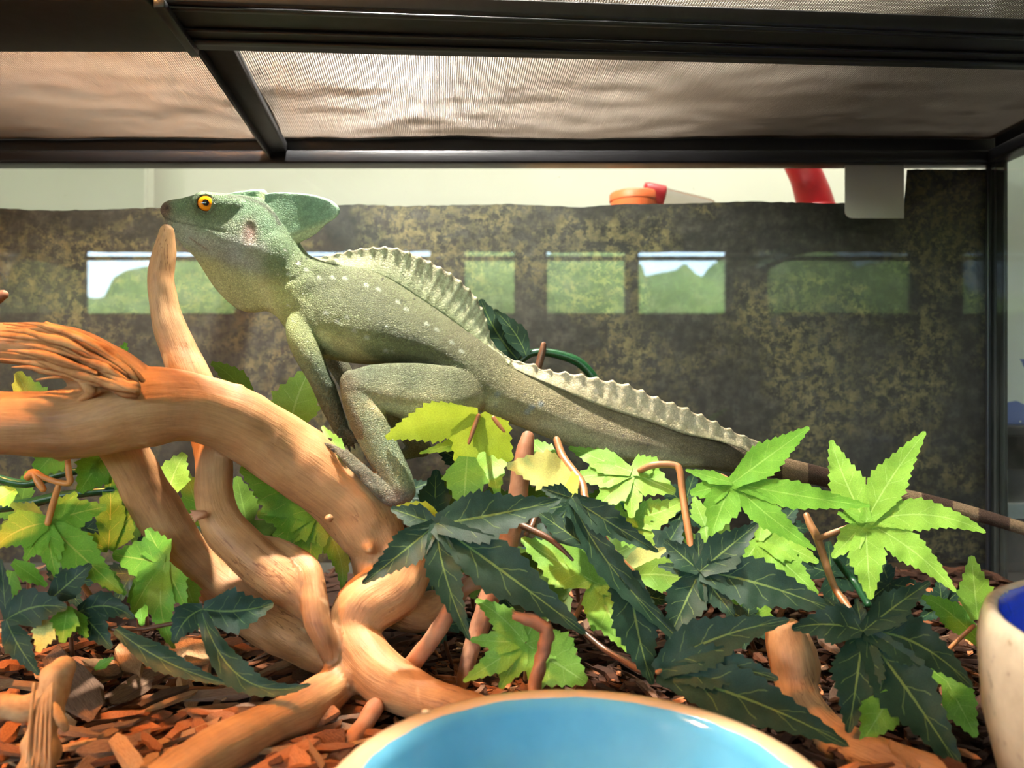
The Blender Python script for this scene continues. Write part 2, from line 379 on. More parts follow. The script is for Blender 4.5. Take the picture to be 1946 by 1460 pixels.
# storage box that carries the coloured things seen over the backdrop
BX = 0.893
bz = P(0, 400, 0.868).z
M['card'] = plain('brown_cardboard', C(150, 118, 84), 0.85, var=0.12, scale=30)
e = empty('cardboard_box', (0.2, 0.93, TZ), 'brown cardboard box standing right behind the backdrop', 'box')
bm = bmesh.new(); box(bm, (0.02, 0.868, TZ), (0.46, 1.04, bz - 0.004), 0.002); bm_obj('carton', bm, M['card'], e, False)
for dx in (0.02, 0.245):
    bm = bmesh.new(); box(bm, (dx, 0.868, bz - 0.004), (dx + 0.215, 1.04, bz), 0.0008); bm_obj('flap', bm, M['card'], e, False)
# orange tub
M['orange'] = plain('orange_plastic', C(232, 112, 60), 0.5, var=0.05); M['red'] = plain('red_plastic', C(190, 22, 36), 0.42, var=0.25, scale=60)
a = P(1160, 395, BX); b = P(1252, 368, BX)
e = empty('orange_tub', ((a.x + b.x) / 2, BX, bz), 'low orange plastic tub seen over the top edge of the backdrop', 'tub')
r = (b.x - a.x) / 2; cx = (a.x + b.x) / 2; h = b.z - bz
bm = bmesh.new(); lathe(bm, [(0.001, 0), (r * .9, 0), (r * .97, h * .1), (r, h * .7)], 40, (cx, BX, bz)); bm_obj('tub', bm, M['orange'], e)
bm = bmesh.new(); lathe(bm, [(r * 1.03, h * .62), (r * 1.04, h * .92), (r * .97, h), (0.001, h)], 40, (cx, BX, bz)); bm_obj('lid', bm, M['orange'], e)
# clear tube with a red cap, lying tilted
kg = N('clear_plastic'); kg.set(Roughness=0.15); kg.b.inputs['Transmission Weight'].default_value = 0.85; kg.b.inputs['IOR'].default_value = 1.2; kg.color(kg.ramp(kg.noise(kg.coord(), 30), [(0.3, C(226, 216, 214)), (0.7, C(240, 232, 230))])); M['clear'] = kg.m
BY2 = 0.885
p0 = P(1222, 366, BY2); p1 = P(1262, 374, BY2); p2 = P(1345, 394, BY2)
e = empty('capped_tube', (p1.x, BY2, bz), 'clear plastic tube with a red cap leaning beside the orange tub', 'tube')
rr_ = 21 / FPX * BY2
bm = bmesh.new(); d = (p1 - p0).normalized()
tube3(bm, [(*p0, rr_ * .92), (*(p0 + d * .004), rr_), (*(p1 - d * .003), rr_), (*p1, rr_ * .96)], n=24, sub=1, round_end=(False, False)); bm_obj('cap', bm, M['red'], e, True)
bm = bmesh.new(); tube3(bm, [(*p1, rr_ * .8), (*(p1 + (p2 - p1) * .5), rr_ * .8), (*p2, rr_ * .8)], n=20, sub=2); bm_obj('tube_body', bm, M['clear'], e)
# red bent hose
e = empty('red_hose', (P(1560, 0, BX).x, BX, bz), 'thick bent red plastic hose right of the capped tube', 'hose')
bm = bmesh.new(); tube(bm, [(1506, 250, BX, 27), (1515, 300, BX, 28), (1532, 335, BX, 30), (1545, 372, BX, 33), (1552, 400, BX, 35)], n=20); bm_obj('hose', bm, M['red'], e)
bm = bmesh.new(); pz = P(1552, 400, BX); lathe(bm, [(.020, 0), (.026, 0), (.026, .010), (.020, .012)], 32, (pz.x, BX, bz - .001)); bm_obj('collar', bm, M['red'], e)

# things beyond the right-hand glass
e = empty('black_stand', (0.80, 1.0, TZ), 'black shelf unit standing right of the tank', 'shelf')
zt = P(0, 806, 0.90).z
bm = bmesh.new(); box(bm, (0.520, 0.86, TZ), (1.05, 1.24, 0.018), 0.003); bm_obj('base', bm, M['black_matt'], e, False)
bm = bmesh.new(); box(bm, (0.520, 0.86, zt - 0.012), (1.05, 1.24, zt), 0.002); bm_obj('top_board', bm, M['black_matt'], e, False)
bm = bmesh.new(); box(bm, (0.520, 1.20, 0.018), (1.05, 1.24, zt - 0.012)); bm_obj('back_panel', bm, M['black_matt'], e, False)
M['steel'] = plain('pale_metal', C(170, 172, 172), 0.35, var=0.1)
bm = bmesh.new(); box(bm, (0.524, 0.862, P(0, 985, .87).z), (1.04, 1.20, P(0, 955, .87).z), 0.001); bm_obj('shelf_board', bm, M['steel'], e, False)
bm = bmesh.new(); box(bm, (1.03, 0.86, 0.018), (1.05, 1.20, zt - 0.012)); bm_obj('side_panel', bm, M['black_matt'], e, False)
kb = N('printed_white_carton'); kb.set(Roughness=0.6); v = kb.coord('Object'); sp_ = kb.new('SeparateXYZ'); kb.l(v, sp_.inputs[0])
nb = kb.math('MULTIPLY', kb.math('LESS_THAN', sp_.outputs[2], zt + .075), kb.math('GREATER_THAN', kb.noise(v, 22, 2), 0.50))
kb.color(kb.mix(nb, C(226, 226, 220), C(96, 112, 176))); M['carton'] = kb.m
bm = bmesh.new(); box(bm, (0.548, 0.88, zt), (0.86, 1.18, 0.62), 0.002)
e = empty('white_carton', (0.7, 1.0, zt), 'white carton with pale blue print beyond the right-hand glass', 'box')
bm_obj('carton', bm, M['carton'], e, False)
bm = bmesh.new(); box(bm, (0.544, 0.99, 0.60), (0.865, 1.07, 0.6215), 0.0005); bm_obj('tape', bm, M['steel'], e, False)

# ------------------------------------------------------------------ terrarium
YB = 0.75; XR = 0.463; XL = -0.80; YF = 0.055
zr_t = P(0, 262, YB - 0.012).z; zr_b = P(0, 314, YB - 0.002).z
ZM_ = H + 0.236
tank = empty('terrarium', (0, 0.4, TZ), 'glass terrarium with black rim holding the green lizard', 'terrarium')
def pane_mat(name, tint, haze):
    k = N(name)
    tr = k.new('BsdfTransparent'); tr.inputs[0].default_value = tint
    gl = k.new('BsdfGlossy'); gl.inputs['Roughness'].default_value = 0.012
    fr = k.new('Fresnel'); ge = k.new('NewGeometry'); k.l(k.math('SUBTRACT', 1.5, k.math('MULTIPLY', ge.outputs['Backfacing'], 1.5 - 1 / 1.5)), fr.inputs[0])
    df = k.new('BsdfDiffuse'); df.inputs[0].default_value = C(190, 192, 188)
    v = k.coord(); n = k.noise(v, 7, 5, 0.6); n2 = k.noise(v, 90, 3, 0.7)
    hz = k.math('MULTIPLY', k.ramp(n, [(0.35, (0, 0, 0, 1)), (0.75, (1, 1, 1, 1))]), haze)
    sp = k.math('MULTIPLY', k.math('GREATER_THAN', n2, 0.72), 0.10)
    m1 = k.new('MixShader'); k.l(fr.outputs[0], m1.inputs[0]); k.l(tr.outputs[0], m1.inputs[1]); k.l(gl.outputs[0], m1.inputs[2])
    m2 = k.new('MixShader'); k.l(k.math('ADD', hz, sp), m2.inputs[0]); k.l(m1.outputs[0], m2.inputs[1]); k.l(df.outputs[0], m2.inputs[2])
    k.l(m2.outputs[0], k.out.inputs[0]); return k.m
M['pane'] = pane_mat('back_pane_glass', (0.93, 0.95, 0.94, 1), 0.02)
M['pane_s'] = pane_mat('side_pane_glass', (0.86, 0.89, 0.88, 1), 0.06)
bm = bmesh.new(); box(bm, (XL, YB, TZ + .006), (XR, YB + .005, zr_b + .012)); bm_obj('back_glass', bm, M['pane'], tank, False)
bm = bmesh.new(); box(bm, (XR, YF, TZ + .006), (XR + .005, YB + .005, zr_b + .012)); bm_obj('side_glass', bm, M['pane_s'], tank, False)
bm = bmesh.new(); box(bm, (XL - .005, YF, TZ + .006), (XL, YB + .005, zr_b + .012)); bm_obj('side_glass', bm, M['pane_s'], tank, False)
bm = bmesh.new(); box(bm, (XL, YF, TZ), (XR, YB + .005, TZ + .006)); bm_obj('base_panel', bm, M['black'], tank, False)
bm = bmesh.new(); box(bm, (XL, YF, TZ + .006), (XR, YF + .005, TZ + .03)); bm_obj('front_sill', bm, M['black'], tank, False)
# black silicone corner seam and the dark edge strip of the side pane
bm = bmesh.new(); box(bm, (XR - .0045, YB - .004, TZ + .006), (XR - .0002, YB - .0002, zr_b + .01), 0.001); bm_obj('corner_seam', bm, M['black'], tank, False)
M['edge'] = plain('dark_edge_strip', C(44, 48, 46), 0.35, var=0.3, scale=30)
bm = bmesh.new(); box(bm, (XR + .0052, YB - .014, TZ + .006), (XR + .009, YB + .008, zr_b + .01), 0.0008); bm_obj('edge_strip', bm, M['edge'], tank, False)
bm = bmesh.new(); box(bm, (XR - .0004, YB - .0105, TZ + .01), (XR - .0001, YB - .0075, zr_b), 0); bm_obj('edge_line', bm, M['edge'], tank, False)
# rims: lower face and stepped upper lip along the back and the right side
bm = bmesh.new(); box(bm, (XL - .01, YB - .010, zr_b), (XR + .012, YB + .012, zr_b + .0125), 0.002)
box(bm, (XL - .01, YB - .004, zr_b + .0125), (XR + .012, YB + .012, zr_t + .012), 0.0015); bm_obj('back_rim', bm, M['black'], tank, True)
bm = bmesh.new(); box(bm, (XR - .008, YF, zr_b), (XR + .012, YB - .010, zr_b + .0125), 0.002)
box(bm, (XR - .002, YF, zr_b + .0125), (XR + .012, YB - .0105, zr_t + .012), 0.0015); bm_obj('side_rim', bm, M['black'], tank, True)
bm = bmesh.new(); box(bm, (XL - .012, YF, zr_b), (XL + .008, YB - .010, zr_b + .0125), 0.002)
box(bm, (XL - .012, YF, zr_b + .0125), (XL + .002, YB - .0105, zr_t + .012), 0.0015); bm_obj('side_rim', bm, M['black'], tank, True)
bm = bmesh.new(); box(bm, (XL - .01, YF - .010, ZM_ - .004), (XR + .01, YF, ZM_ + .004), 0.001); bm_obj('front_rim', bm, M['black'], tank, True)
# front-to-back brace on the left and the wide centre bar
zb = H + 0.200; ZM = H + 0.236
def onz(px, py, z): return P(px, py, (H - z) * FPX / (py - CY))
lowz = zb
f0 = onz(376, 97, lowz); f1 = onz(1990, 136, lowz); g0 = onz(430, 3, lowz); g1 = onz(1990, 64, lowz); l0 = onz(-260, 92, lowz); l1 = onz(-260, 0, lowz)
l1 = Vector((l0.x, g0.y, lowz))
def slab(name, a, b, c, d, z0, z1, mat, bev=.0015):
    bm = bmesh.new(); hexa(bm, [Vector((q.x, q.y, z0)) for q in (a, b, c, d)] + [Vector((q.x, q.y, z1)) for q in (a, b, c, d)], bev)
    return bm_obj(name, bm, mat, tank, True)
fx = Vector((XR - .009, f0.y + (f1.y - f0.y) * (XR - .009 - f0.x) / (f1.x - f0.x), 0)); gx = Vector((XR - .009, g0.y + (g1.y - g0.y) * (XR - .009 - g0.x) / (g1.x - g0.x), 0))
slab('centre_bar', Vector((f0.x, g0.y, 0)), gx, fx, f0, lowz, lowz + .009, M['black_matt'])
# raised rails on the underside of the bar
for t0, t1 in ((0.04, 0.10), (0.46, 0.50), (0.80, 0.7)):
    A = [Vector((f0.x, g0.y, 0)).lerp(f0, t) for t in (t0, t1)]; B = [gx.lerp(fx, t) for t in (t0, t1)]
    slab('bar_rail', A[0], B[0], B[1], A[1], lowz - .0022, lowz - .0001, M['black'], .0008)
slab('centre_bar', Vector((XL + .01, g0.y - .004, 0)), Vector((f0.x - .0006, g0.y - .004, 0)), Vector((f0.x - .0006, f0.y, 0)), Vector((XL + .01, f0.y - .001, 0)), lowz - .001, ZM - .0052, M['black_matt'])
# brace running back: left edge (376,97)->(505,288), right edge (450,97)->(540,262)
br_z = ZM - .004
a = onz(380, 97, br_z - .012); b = onz(452, 97, br_z - .004); c = onz(541, 268, br_z - .004); d = onz(508, 287, br_z - .012)
yb_ = YB - .011
def atY(p, q, y): return p + (q - p) * ((y - p.y) / (q.y - p.y))
a2 = atY(a, d, f0.y + .001); d2 = atY(a, d, yb_); b2 = atY(b, c, f0.y + .001); c2 = atY(b, c, yb_)
slab('brace', a2, b2, c2, d2, br_z - .010, ZM - .0052, M['black_matt'], .001)
m0 = a2.lerp(b2, .10); m1 = d2.lerp(c2, .10)
slab('brace_fin', a2, m0, m1, d2, br_z - .017, br_z - .0101, M['black'], .0006)
# thin fin that runs on toward the front under the centre bar
q0 = onz(372, 96, lowz - .003); q1 = onz(306, 0, lowz - .003)
slab('brace_fin', Vector((q1.x - .004, q1.y, 0)), Vector((q1.x + .002, q1.y, 0)), Vector((q0.x + .002, q0.y, 0)), Vector((q0.x - .003, q0.y, 0)), lowz - .007, lowz - .0025, M['black'], .0006)
front_brace_x = f0.x

# ------------------------------------------------------------------ screen lids: woven wires, each a real thin bar
M['wire'] = plain('dusty_grey_screen_wire', C(80, 70, 60), 0.5, var=0.18, scale=20)
t_ = M['wire'].node_tree; tr_ = t_.nodes.new('ShaderNodeBsdfTranslucent'); tr_.inputs[0].default_value = C(205, 196, 184); mx_ = t_.nodes.new('ShaderNodeMixShader'); mx_.inputs[0].default_value = 0.14
t_.links.new(t_.nodes['Principled BSDF'].outputs[0], mx_.inputs[1]); t_.links.new(tr_.outputs[0], mx_.inputs[2]); t_.links.new(mx_.outputs[0], t_.nodes['Material Output'].inputs[0])
def screen(x0, x1, y0, y1, z, pitch=0.00165, r=0.00036):
    vs, fs = [], []
    def wire(pts):
        n0 = len(vs)
        for p, d in pts:
            for k in range(4):
                th = PI / 2 * k
                vs.append(p + (Vector((0, math.cos(th), math.sin(th))) if d == 0 else Vector((math.cos(th), 0, math.sin(th)))) * r)
        for i in range(len(pts) - 1):
            for k in range(4):
                fs.append((n0 + 4 * i + k, n0 + 4 * i + (k + 1) % 4, n0 + 4 * i + 4 + (k + 1) % 4, n0 + 4 * i + 4 + k))
    def zz(x, y): return z + 0.0022 * noise.noise(Vector((x * 9, y * 12, 1.7))) + 0.0010 * noise.noise(Vector((x * 30, y * 40, 4.2)))
    X0, X1 = (x0 if callable(x0) else (lambda y: x0)), (x1 if callable(x1) else (lambda y: x1)); w_ = X1(y0) - X0(y0)
    ny = int((y1 - y0) / pitch); nx = int(w_ / pitch)
    sx = max(6, int(w_ / 0.02)); sy = max(5, int((y1 - y0) / 0.02))
    for j in range(ny + 1):
        y = y0 + pitch * j
        wire([(Vector((X0(y) + (X1(y) - X0(y)) * i / sx, y, zz(X0(y) + (X1(y) - X0(y)) * i / sx, y) + r * .8)), 0) for i in range(sx + 1)])
    for i in range(nx + 1):
        pts = []
        for j in range(sy + 1):
            y = y0 + (y1 - y0) * j / sy; x = X0(y) + (X1(y) - X0(y)) * i / nx; pts.append((Vector((x, y, zz(x, y) - r * .8)), 1))
        wire(pts)
    return vs, fs
def lid(label, x0, x1, y0, y1):
    X0, X1 = (x0 if callable(x0) else (lambda y: x0)), (x1 if callable(x1) else (lambda y: x1))
    e = empty('screen_lid', ((X0(y0) + X1(y0)) / 2, (y0 + y1) / 2, ZM), label, 'screen lid', 'screen lids on the terrarium')
    vs, fs = screen(x0, x1, y0, y1, ZM)
    o = py_obj('mesh_screen', vs, fs, M['wire'], e); o['kind'] = 'stuff'
    fz0, fz1, fw = ZM + .002, ZM + .011, .007
    for q in (((X0(y0), y0), (X1(y0), y0), (X1(y0), y0 + fw), (X0(y0), y0 + fw)), ((X0(y1), y1 - fw), (X1(y1), y1 - fw), (X1(y1), y1), (X0(y1), y1)),
              ((X0(y0), y0 + fw), (X0(y0) + fw, y0 + fw), (X0(y1) + fw, y1 - fw), (X0(y1), y1 - fw)), ((X1(y0) - fw, y0 + fw), (X1(y0), y0 + fw), (X1(y1), y1 - fw), (X1(y1) - fw, y1 - fw))):
        bm = bmesh.new(); hexa(bm, [Vector((a_[0], a_[1], fz0)) for a_ in q] + [Vector((a_[0], a_[1], fz1)) for a_ in q], .001); bm_obj('frame_bar', bm, M['black'], e, False)
ya_, yz_ = f0.y - .012, YB - .006
def mid(y): t = (y - a2.y) / (d2.y - a2.y); return (a2.x + b2.x) / 2 + ((d2.x + c2.x) / 2 - (a2.x + b2.x) / 2) * t
lid('grey mesh screen lid right of the black brace, behind the centre bar', lambda y: mid(y) + .0004, XR - .003, ya_, yz_)
lid('grey mesh screen lid left of the black brace, lit orange', XL + .003, lambda y: mid(y) - .0004, ya_, yz_)
lid('grey mesh screen lid in front of the black centre bar', XL + .003, XR - .003, 0.12, ya_ - .0005)

# ------------------------------------------------------------------ printed rock backdrop taped behind the back glass
k = N('rock_print'); k.set(Roughness=0.65); v = k.coord()
n1 = k.noise(v, 5.5, 6, 0.65, 0.8); n2 = k.noise(v, 26, 7, 0.78, 0.4); n3 = k.noise(v, 110, 4, 0.7)
stone = k.ramp(k.noise(v, 75, 5, 0.72), [(0.30, C(16, 16, 15)), (0.5, C(44, 42, 38)), (0.72, C(78, 74, 68))])
broad = k.ramp(n1, [(0.34, (0.42, 0.42, 0.43, 1)), (0.50, (0.95, 0.95, 0.93, 1)), (0.66, (1.15, 1.12, 1.05, 1))])
stone = k.mix(1.0, stone, broad, 'MULTIPLY')
lich = k.math('MULTIPLY', k.ramp(k.noise(v, 95, 6, 0.75, 0.1), [(0.46, (0, 0, 0, 1)), (0.56, (1, 1, 1, 1))]), k.ramp(k.noise(v, 8.0, 5, 0.65, 0.3), [(0.46, (0.06, 0.06, 0.06, 1)), (0.58, (1, 1, 1, 1))]))
k.color(k.mix(lich, stone, k.ramp(n3, [(0.3, C(80, 74, 44)), (0.6, C(114, 104, 70)), (0.8, C(132, 118, 78))]))); M['rock'] = k.m
yb2 = YB + .0075
top = [(-300, 398), (0, 396), (90, 400), (180, 399), (270, 396), (340, 394), (500, 396), (640, 390), (680, 388), (760, 392), (860, 390), (980, 388), (1060, 392), (1100, 394), (1180, 388), (1300, 387), (1420, 383), (1560, 386), (1610, 386), (1640, 408), (1716, 414), (1724, 322), (1880, 322)]
tp_ = []
for (xa, ya), (xb, yb) in zip(top, top[1:]):
    nseg = max(1, int(abs(xb - xa) / 9))
    for i in range(nseg):
        t = i / nseg; jit = 1.6 * noise.noise(Vector((xa + (xb - xa) * t, 3.3, 0)) * 0.11)
        tp_.append((xa + (xb - xa) * t, ya + (yb - ya) * t + jit))
tp_.append(top[-1])
vs, fs = [], []
for i, (x, y) in enumerate(tp_):
    p = P(x, y, yb2)
    vs += [(p.x, yb2, p.z), (p.x, yb2, 0.0), (p.x, yb2 + .0008, p.z), (p.x, yb2 + .0008, 0.0)]
    if i:
        q = 4 * i; fs += [(q - 4, q - 3, q + 1, q), (q - 2, q + 2, q + 3, q - 1), (q - 4, q, q + 2, q - 2), (q - 3, q - 1, q + 3, q + 1)]
tag(py_obj('rock_backdrop', vs, fs, M['rock'], smooth=False), 'dark printed rock backdrop with torn top edge behind the back glass', 'backdrop')
# grey sticker on the glass
M['grey'] = plain('grey_sticker', C(186, 186, 176), 0.6, var=0.04, scale=30)
a = P(1606, 313, YB - .0012); b = P(1718, 415, YB - .0012)
out = [(a.x, a.z), (b.x, a.z), (b.x, b.z)] + [(a.x + .007 - .007 * math.sin(t), b.z + .007 - .007 * math.cos(t)) for t in (0, .4, .8, 1.2, PI / 2)]
bm = bmesh.new(); fr_ = [bm.verts.new((x, YB - .0014, z)) for x, z in out]; bk_ = [bm.verts.new((x, YB - .0002, z)) for x, z in out]
bm.faces.new(fr_); bm.faces.new(bk_[::-1])
for q in range(len(out)): bm.faces.new((fr_[q], bk_[q], bk_[(q + 1) % len(out)], fr_[(q + 1) % len(out)]))
tag(bm_obj('grey_sticker', bm, M['grey'], smooth=False), 'plain grey square sticker on the back glass at the upper right', 'sticker')

# ------------------------------------------------------------------ lamps over the lids (real fixtures with their bulbs)
M['dome'] = plain('lamp_dome_metal', C(60, 60, 62), 0.35, 0.6)
kk = N('lamp_inner'); kk.set(Roughness=0.3, Metallic=0.9); kk.color(kk.ramp(kk.noise(kk.coord(), 20), [(0.3, C(210, 210, 208)), (0.7, C(226, 226, 224))])); M['inner'] = kk.m
def dome_lamp(label, x, y, z0, R, color, power, cone, rad):
    e = empty('dome_lamp', (x, y, z0), label, 'lamp')
    prof = [(R, 0), (R * .98, R * .18), (R * .86, R * .5), (R * .6, R * .8), (R * .3, R * .96), (R * .22, R * 1.0)]
    bm = bmesh.new(); lathe(bm, prof, 48, (x, y, z0)); bm_obj('dome', bm, M['inner'], e)
    bm = bmesh.new(); lathe(bm, [(r * 1.02 + .001, z + .001) for r, z in prof], 48, (x, y, z0)); bm_obj('dome_shell', bm, M['dome'], e)
    bm = bmesh.new(); lathe(bm, [(R * .22, R * .98), (R * .24, R * 1.4), (R * .15, R * 1.5), (.0005, R * 1.5)], 24, (x, y, z0)); bm_obj('socket', bm, M['black'], e)
    bm = bmesh.new(); tube3(bm, [(x, y, z0 + R * 1.49, .003), (x + .01, y - .01, z0 + R * 2.4, .003), (x, y, CZ, .003)], n=8, sub=4); bm_obj('cord', bm, M['black'], e)
    l = bpy.data.lights.new('bulb_glow', 'SPOT'); l.energy = power; l.color = color; l.shadow_soft_size = rad; l.spot_size = math.radians(cone); l.spot_blend = 0.5 if cone < 115 else 0.95
    o = bpy.data.objects.new('bulb_glow', l); COL.objects.link(o); o.location = (x, y, z0 + R * .34)
dome_lamp('white dome lamp hanging over the screen lid above the lizard', LWX, LWY, ZM + .26, .11, (1.0, 0.955, 0.86), LAMP_WHITE, 112, .012)
dome_lamp('orange heat lamp hanging over the left screen lid', -0.42, 0.30, ZM + .24, .10, (1.0, 0.43, 0.13), LAMP_HEAT, 146, .02)
# ------------------------------------------------------------------ the lizard (one continuous body)
YL = 0.52
def sections(bm, st, n=30, sub=4):
    # st: top px,py  bottom px,py  half width m, pinch below, Y centre
    a = cr(st, sub); rr = []
    for tx, ty, bx, by, w, pin, y in a:
        T = P(tx, ty, y); B = P(bx, by, y); c = (T + B) / 2; h = (T - B) / 2; ring = []
        for k in range(n):
            th = 2 * PI * k / n; t = math.cos(th); u = math.sin(th)
            sg = (.46 if tx < 900 else .34) * max(0.0, min(1.0, (tx - 590) / 60.0)); wf = (1 - pin * max(0.0, 1 - 3 * sg) * max(0.0, -t)) * (1 - 0.18 * max(0.0, t)) * (1 - sg * t)
            ring.append(c + h * t + Vector((0, w * u * wf, 0)))
        rr.append(ring)
    rings(bm, rr)
body = bmesh.new()
sections(body, [
    (306, 396, 308, 408, .0025, 0, YL), (312, 386, 315, 419, .0052, .1, YL), (325, 380, 328, 441, .0078, .25, YL), (345, 377, 350, 470, .0098, .35, YL),
    (368, 371, 372, 492, .0125, .45, YL), (392, 365, 392, 523, .0150, .5, YL), (415, 366, 410, 550, .0165, .5, YL), (440, 369, 434, 575, .0175, .45, YL),
    (470, 372, 460, 592, .0180, .4, YL), (505, 380, 486, 595, .0175, .35, YL), (540, 415, 508, 592, .0165, .25, YL), (566, 455, 528, 605, .0170, .15, YL),
    (588, 484, 545, 628, .0190, .1, YL), (620, 497, 566, 655, .0225, .1, YL), (660, 502, 595, 674, .0260, .1, YL), (705, 508, 640, 686, .0285, .15, YL),
    (748, 528, 695, 693, .0300, .2, YL), (790, 556, 745, 694, .0295, .2, YL), (830, 583, 797, 700, .0270, .2, YL), (870, 610, 842, 718, .0240, .15, YL),
    (910, 640, 884, 752, .0215, .1, YL), (948, 670, 922, 788, .0200, .1, YL), (985, 697, 955, 800, .0182, .1, YL + .001), (1040, 720, 1012, 821, .0158, .1, YL + .002),
    (1116, 752, 1092, 853, .0136, .1, YL + .004), (1177, 774, 1158, 873, .0124, .1, YL + .006), (1239, 793, 1225, 883, .0114, .1, YL + .009), (1301, 815, 1293, 888, .0106, .1, YL + .013),
    (1362, 832, 1354, 893, .0098, .1, YL + .018), (1420, 852, 1412, 902, .0086, .1, YL + .026), (1490, 869, 1484, 911, .0070, .1, YL + .045), (1570, 889, 1563, 925, .0062, .1, YL + .068),
    (1680, 920, 1674, 950, .0054, .1, YL + .092), (1800, 948, 1795, 975, .0049, .1, YL + .105), (1946, 992, 1941, 1016, .0044, .1, YL + .110), (2040, 1026, 2036, 1045, .0036, .1, YL + .110)])
# jaw muscle, brow, eyelid ring
def blob(px, py, Y, rx, rz, ry): ball(body, P(px, py, Y), (rx / FPX * Y, ry, rz / FPX * Y))
blob(462, 478, YL - .0085, 44, 34, .0085); blob(462, 478, YL + .0085, 44, 34, .0085)
blob(520, 500, YL - .010, 36, 60, .009); blob(520, 500, YL + .010, 36, 60, .009)
blob(425, 395, YL - .007, 46, 26, .0078); blob(425, 395, YL + .007, 46, 26, .0078); blob(376, 394, YL - .005, 46, 21, .0080); blob(376, 394, YL + .005, 46, 21, .0080); blob(408, 388, YL, 44, 21, .0120)
blob(335, 396, YL, 26, 13, .0085)
blob(585, 570, YL - .012, 34, 50, .0095)
EYE = P(391.5, 389, YL - .0125)
EA = math.radians(20)
for sgn in (-1, 1):
    c = P(391.5, 389, YL - .0106); c.y = YL + sgn * .0106
    dv = Vector((math.sin(EA), sgn * math.cos(EA), 0)); tv = Vector((math.cos(EA), -sgn * math.sin(EA), 0))
    ball(body, c - dv * .0012, (.0082, .0034, .0068))
    for Rr, rr_, off in ((.0063, .0013, .0026), (.0084, .0011, .0004)):
        pts = []
        for t in np.linspace(0, 2 * PI, 25):
            q = c + tv * (Rr * 1.04 * math.cos(t)) + Vector((0, 0, Rr * .95 * math.sin(t))) + dv * off; pts.append((q.x, q.y, q.z, rr_))
        tube3(body, pts, n=8, sub=1, round_end=(False, False))
# legs. near hind leg
def limb(pts, n=16, squash=1.0): tube(body, pts, n=n, sub=5, squash=squash)
sections(body, [(925, 735, 918, 778, .008, 0, .506), (902, 714, 894, 792, .0125, 0, .500), (860, 698, 858, 806, .0165, 0, .494), (800, 690, 800, 804, .0165, 0, .489), (745, 690, 742, 789, .0150, 0, .485),
                (705, 693, 698, 769, .0130, 0, .482), (675, 702, 672, 758, .0105, 0, .480), (652, 718, 654, 746, .006, 0, .480)], sub=4)
limb([(671, 728, .480, 26), (683, 760, .477, 33), (703, 808, .470, 35), (728, 860, .463, 33), (752, 905, .457, 30), (764, 932, .453, 27)])
limb([(764, 936, .453, 25), (745, 945, .450, 19), (722, 930, .4495, 16), (700, 908, .449, 14), (684, 890, .449, 12)])
limb([(690, 897, .449, 9), (668, 872, .449, 7), (645, 856, .450, 6), (622, 846, .452, 5), (604, 843, .454, 3.5)], 10)
limb([(712, 925, .448, 8), (690, 905, .446, 6.5), (668, 888, .446, 6), (650, 870, .447, 5), (636, 858, .449, 3.5)], 10)
limb([(692, 893, .452, 8), (672, 872, .455, 6), (650, 852, .458, 5.5), (632, 838, .460, 4)], 10)
limb([(735, 945, .447, 8), (716, 935, .445, 6.5), (700, 922, .4445, 5.5), (686, 910, .445, 4)], 10)
limb([(760, 950, .447, 8), (742, 956, .445, 6), (726, 947, .4445, 4)], 10)
# far hind leg, folded on the other side of the body
limb([(905, 745, .540, 38), (840, 725, .556, 40), (770, 712, .562, 32), (720, 712, .562, 26)])
limb([(720, 715, .562, 24), (742, 760, .556, 26), (775, 815, .552, 24), (800, 850, .550, 20)])
limb([(800, 850, .550, 17), (775, 862, .548, 12), (745, 866, .546, 9)])
for dx, dy in ((-34, -8), (-40, 2), (-36, 11), (-26, 18), (-16, 24)): limb([(752, 865, .546, 6), (745 + dx * .6, 866 + dy * .7, .545, 5), (745 + dx, 868 + dy, .545, 3)], 8)
# near foreleg
limb([(572, 570, .520, 20), (572, 606, .508, 27), (574, 640, .498, 29), (588, 678, .4915, 26), (604, 712, .489, 22), (616, 738, .489, 21)])
limb([(616, 736, .489, 22), (628, 768, .492, 20), (640, 796, .495, 17), (648, 815, .497, 15)])
for k, (dx, dy) in enumerate(((14, 20), (22, 18), (28, 12), (4, 24), (-8, 20))):
    bx, by = 648 + dx * .25, 812 + dy * .2
    limb([(bx, by, .497, 7), (648 + dx * .6, 815 + dy * .7, .494 - .001 * k, 6), (648 + dx * .95, 818 + dy * 1.15, .493 - .001 * k, 5), (648 + dx * 1.05, 820 + dy * 1.55, .4945 - .001 * k, 3)], 9)
# far foreleg
limb([(575, 600, .540, 30), (600, 640, .552, 26), (640, 690, .556, 20), (660, 725, .556, 18)])
limb([(660, 725, .556, 17), (672, 770, .552, 15), (690, 810, .549, 12)])
for dx, dy in ((-8, 22), (0, 26), (8, 24), (15, 18), (-14, 12)): limb([(690, 808, .549, 6), (690 + dx, 812 + dy, .547, 4), (690 + dx * 1.1, 812 + dy * 1.3, .547, 3)], 8)

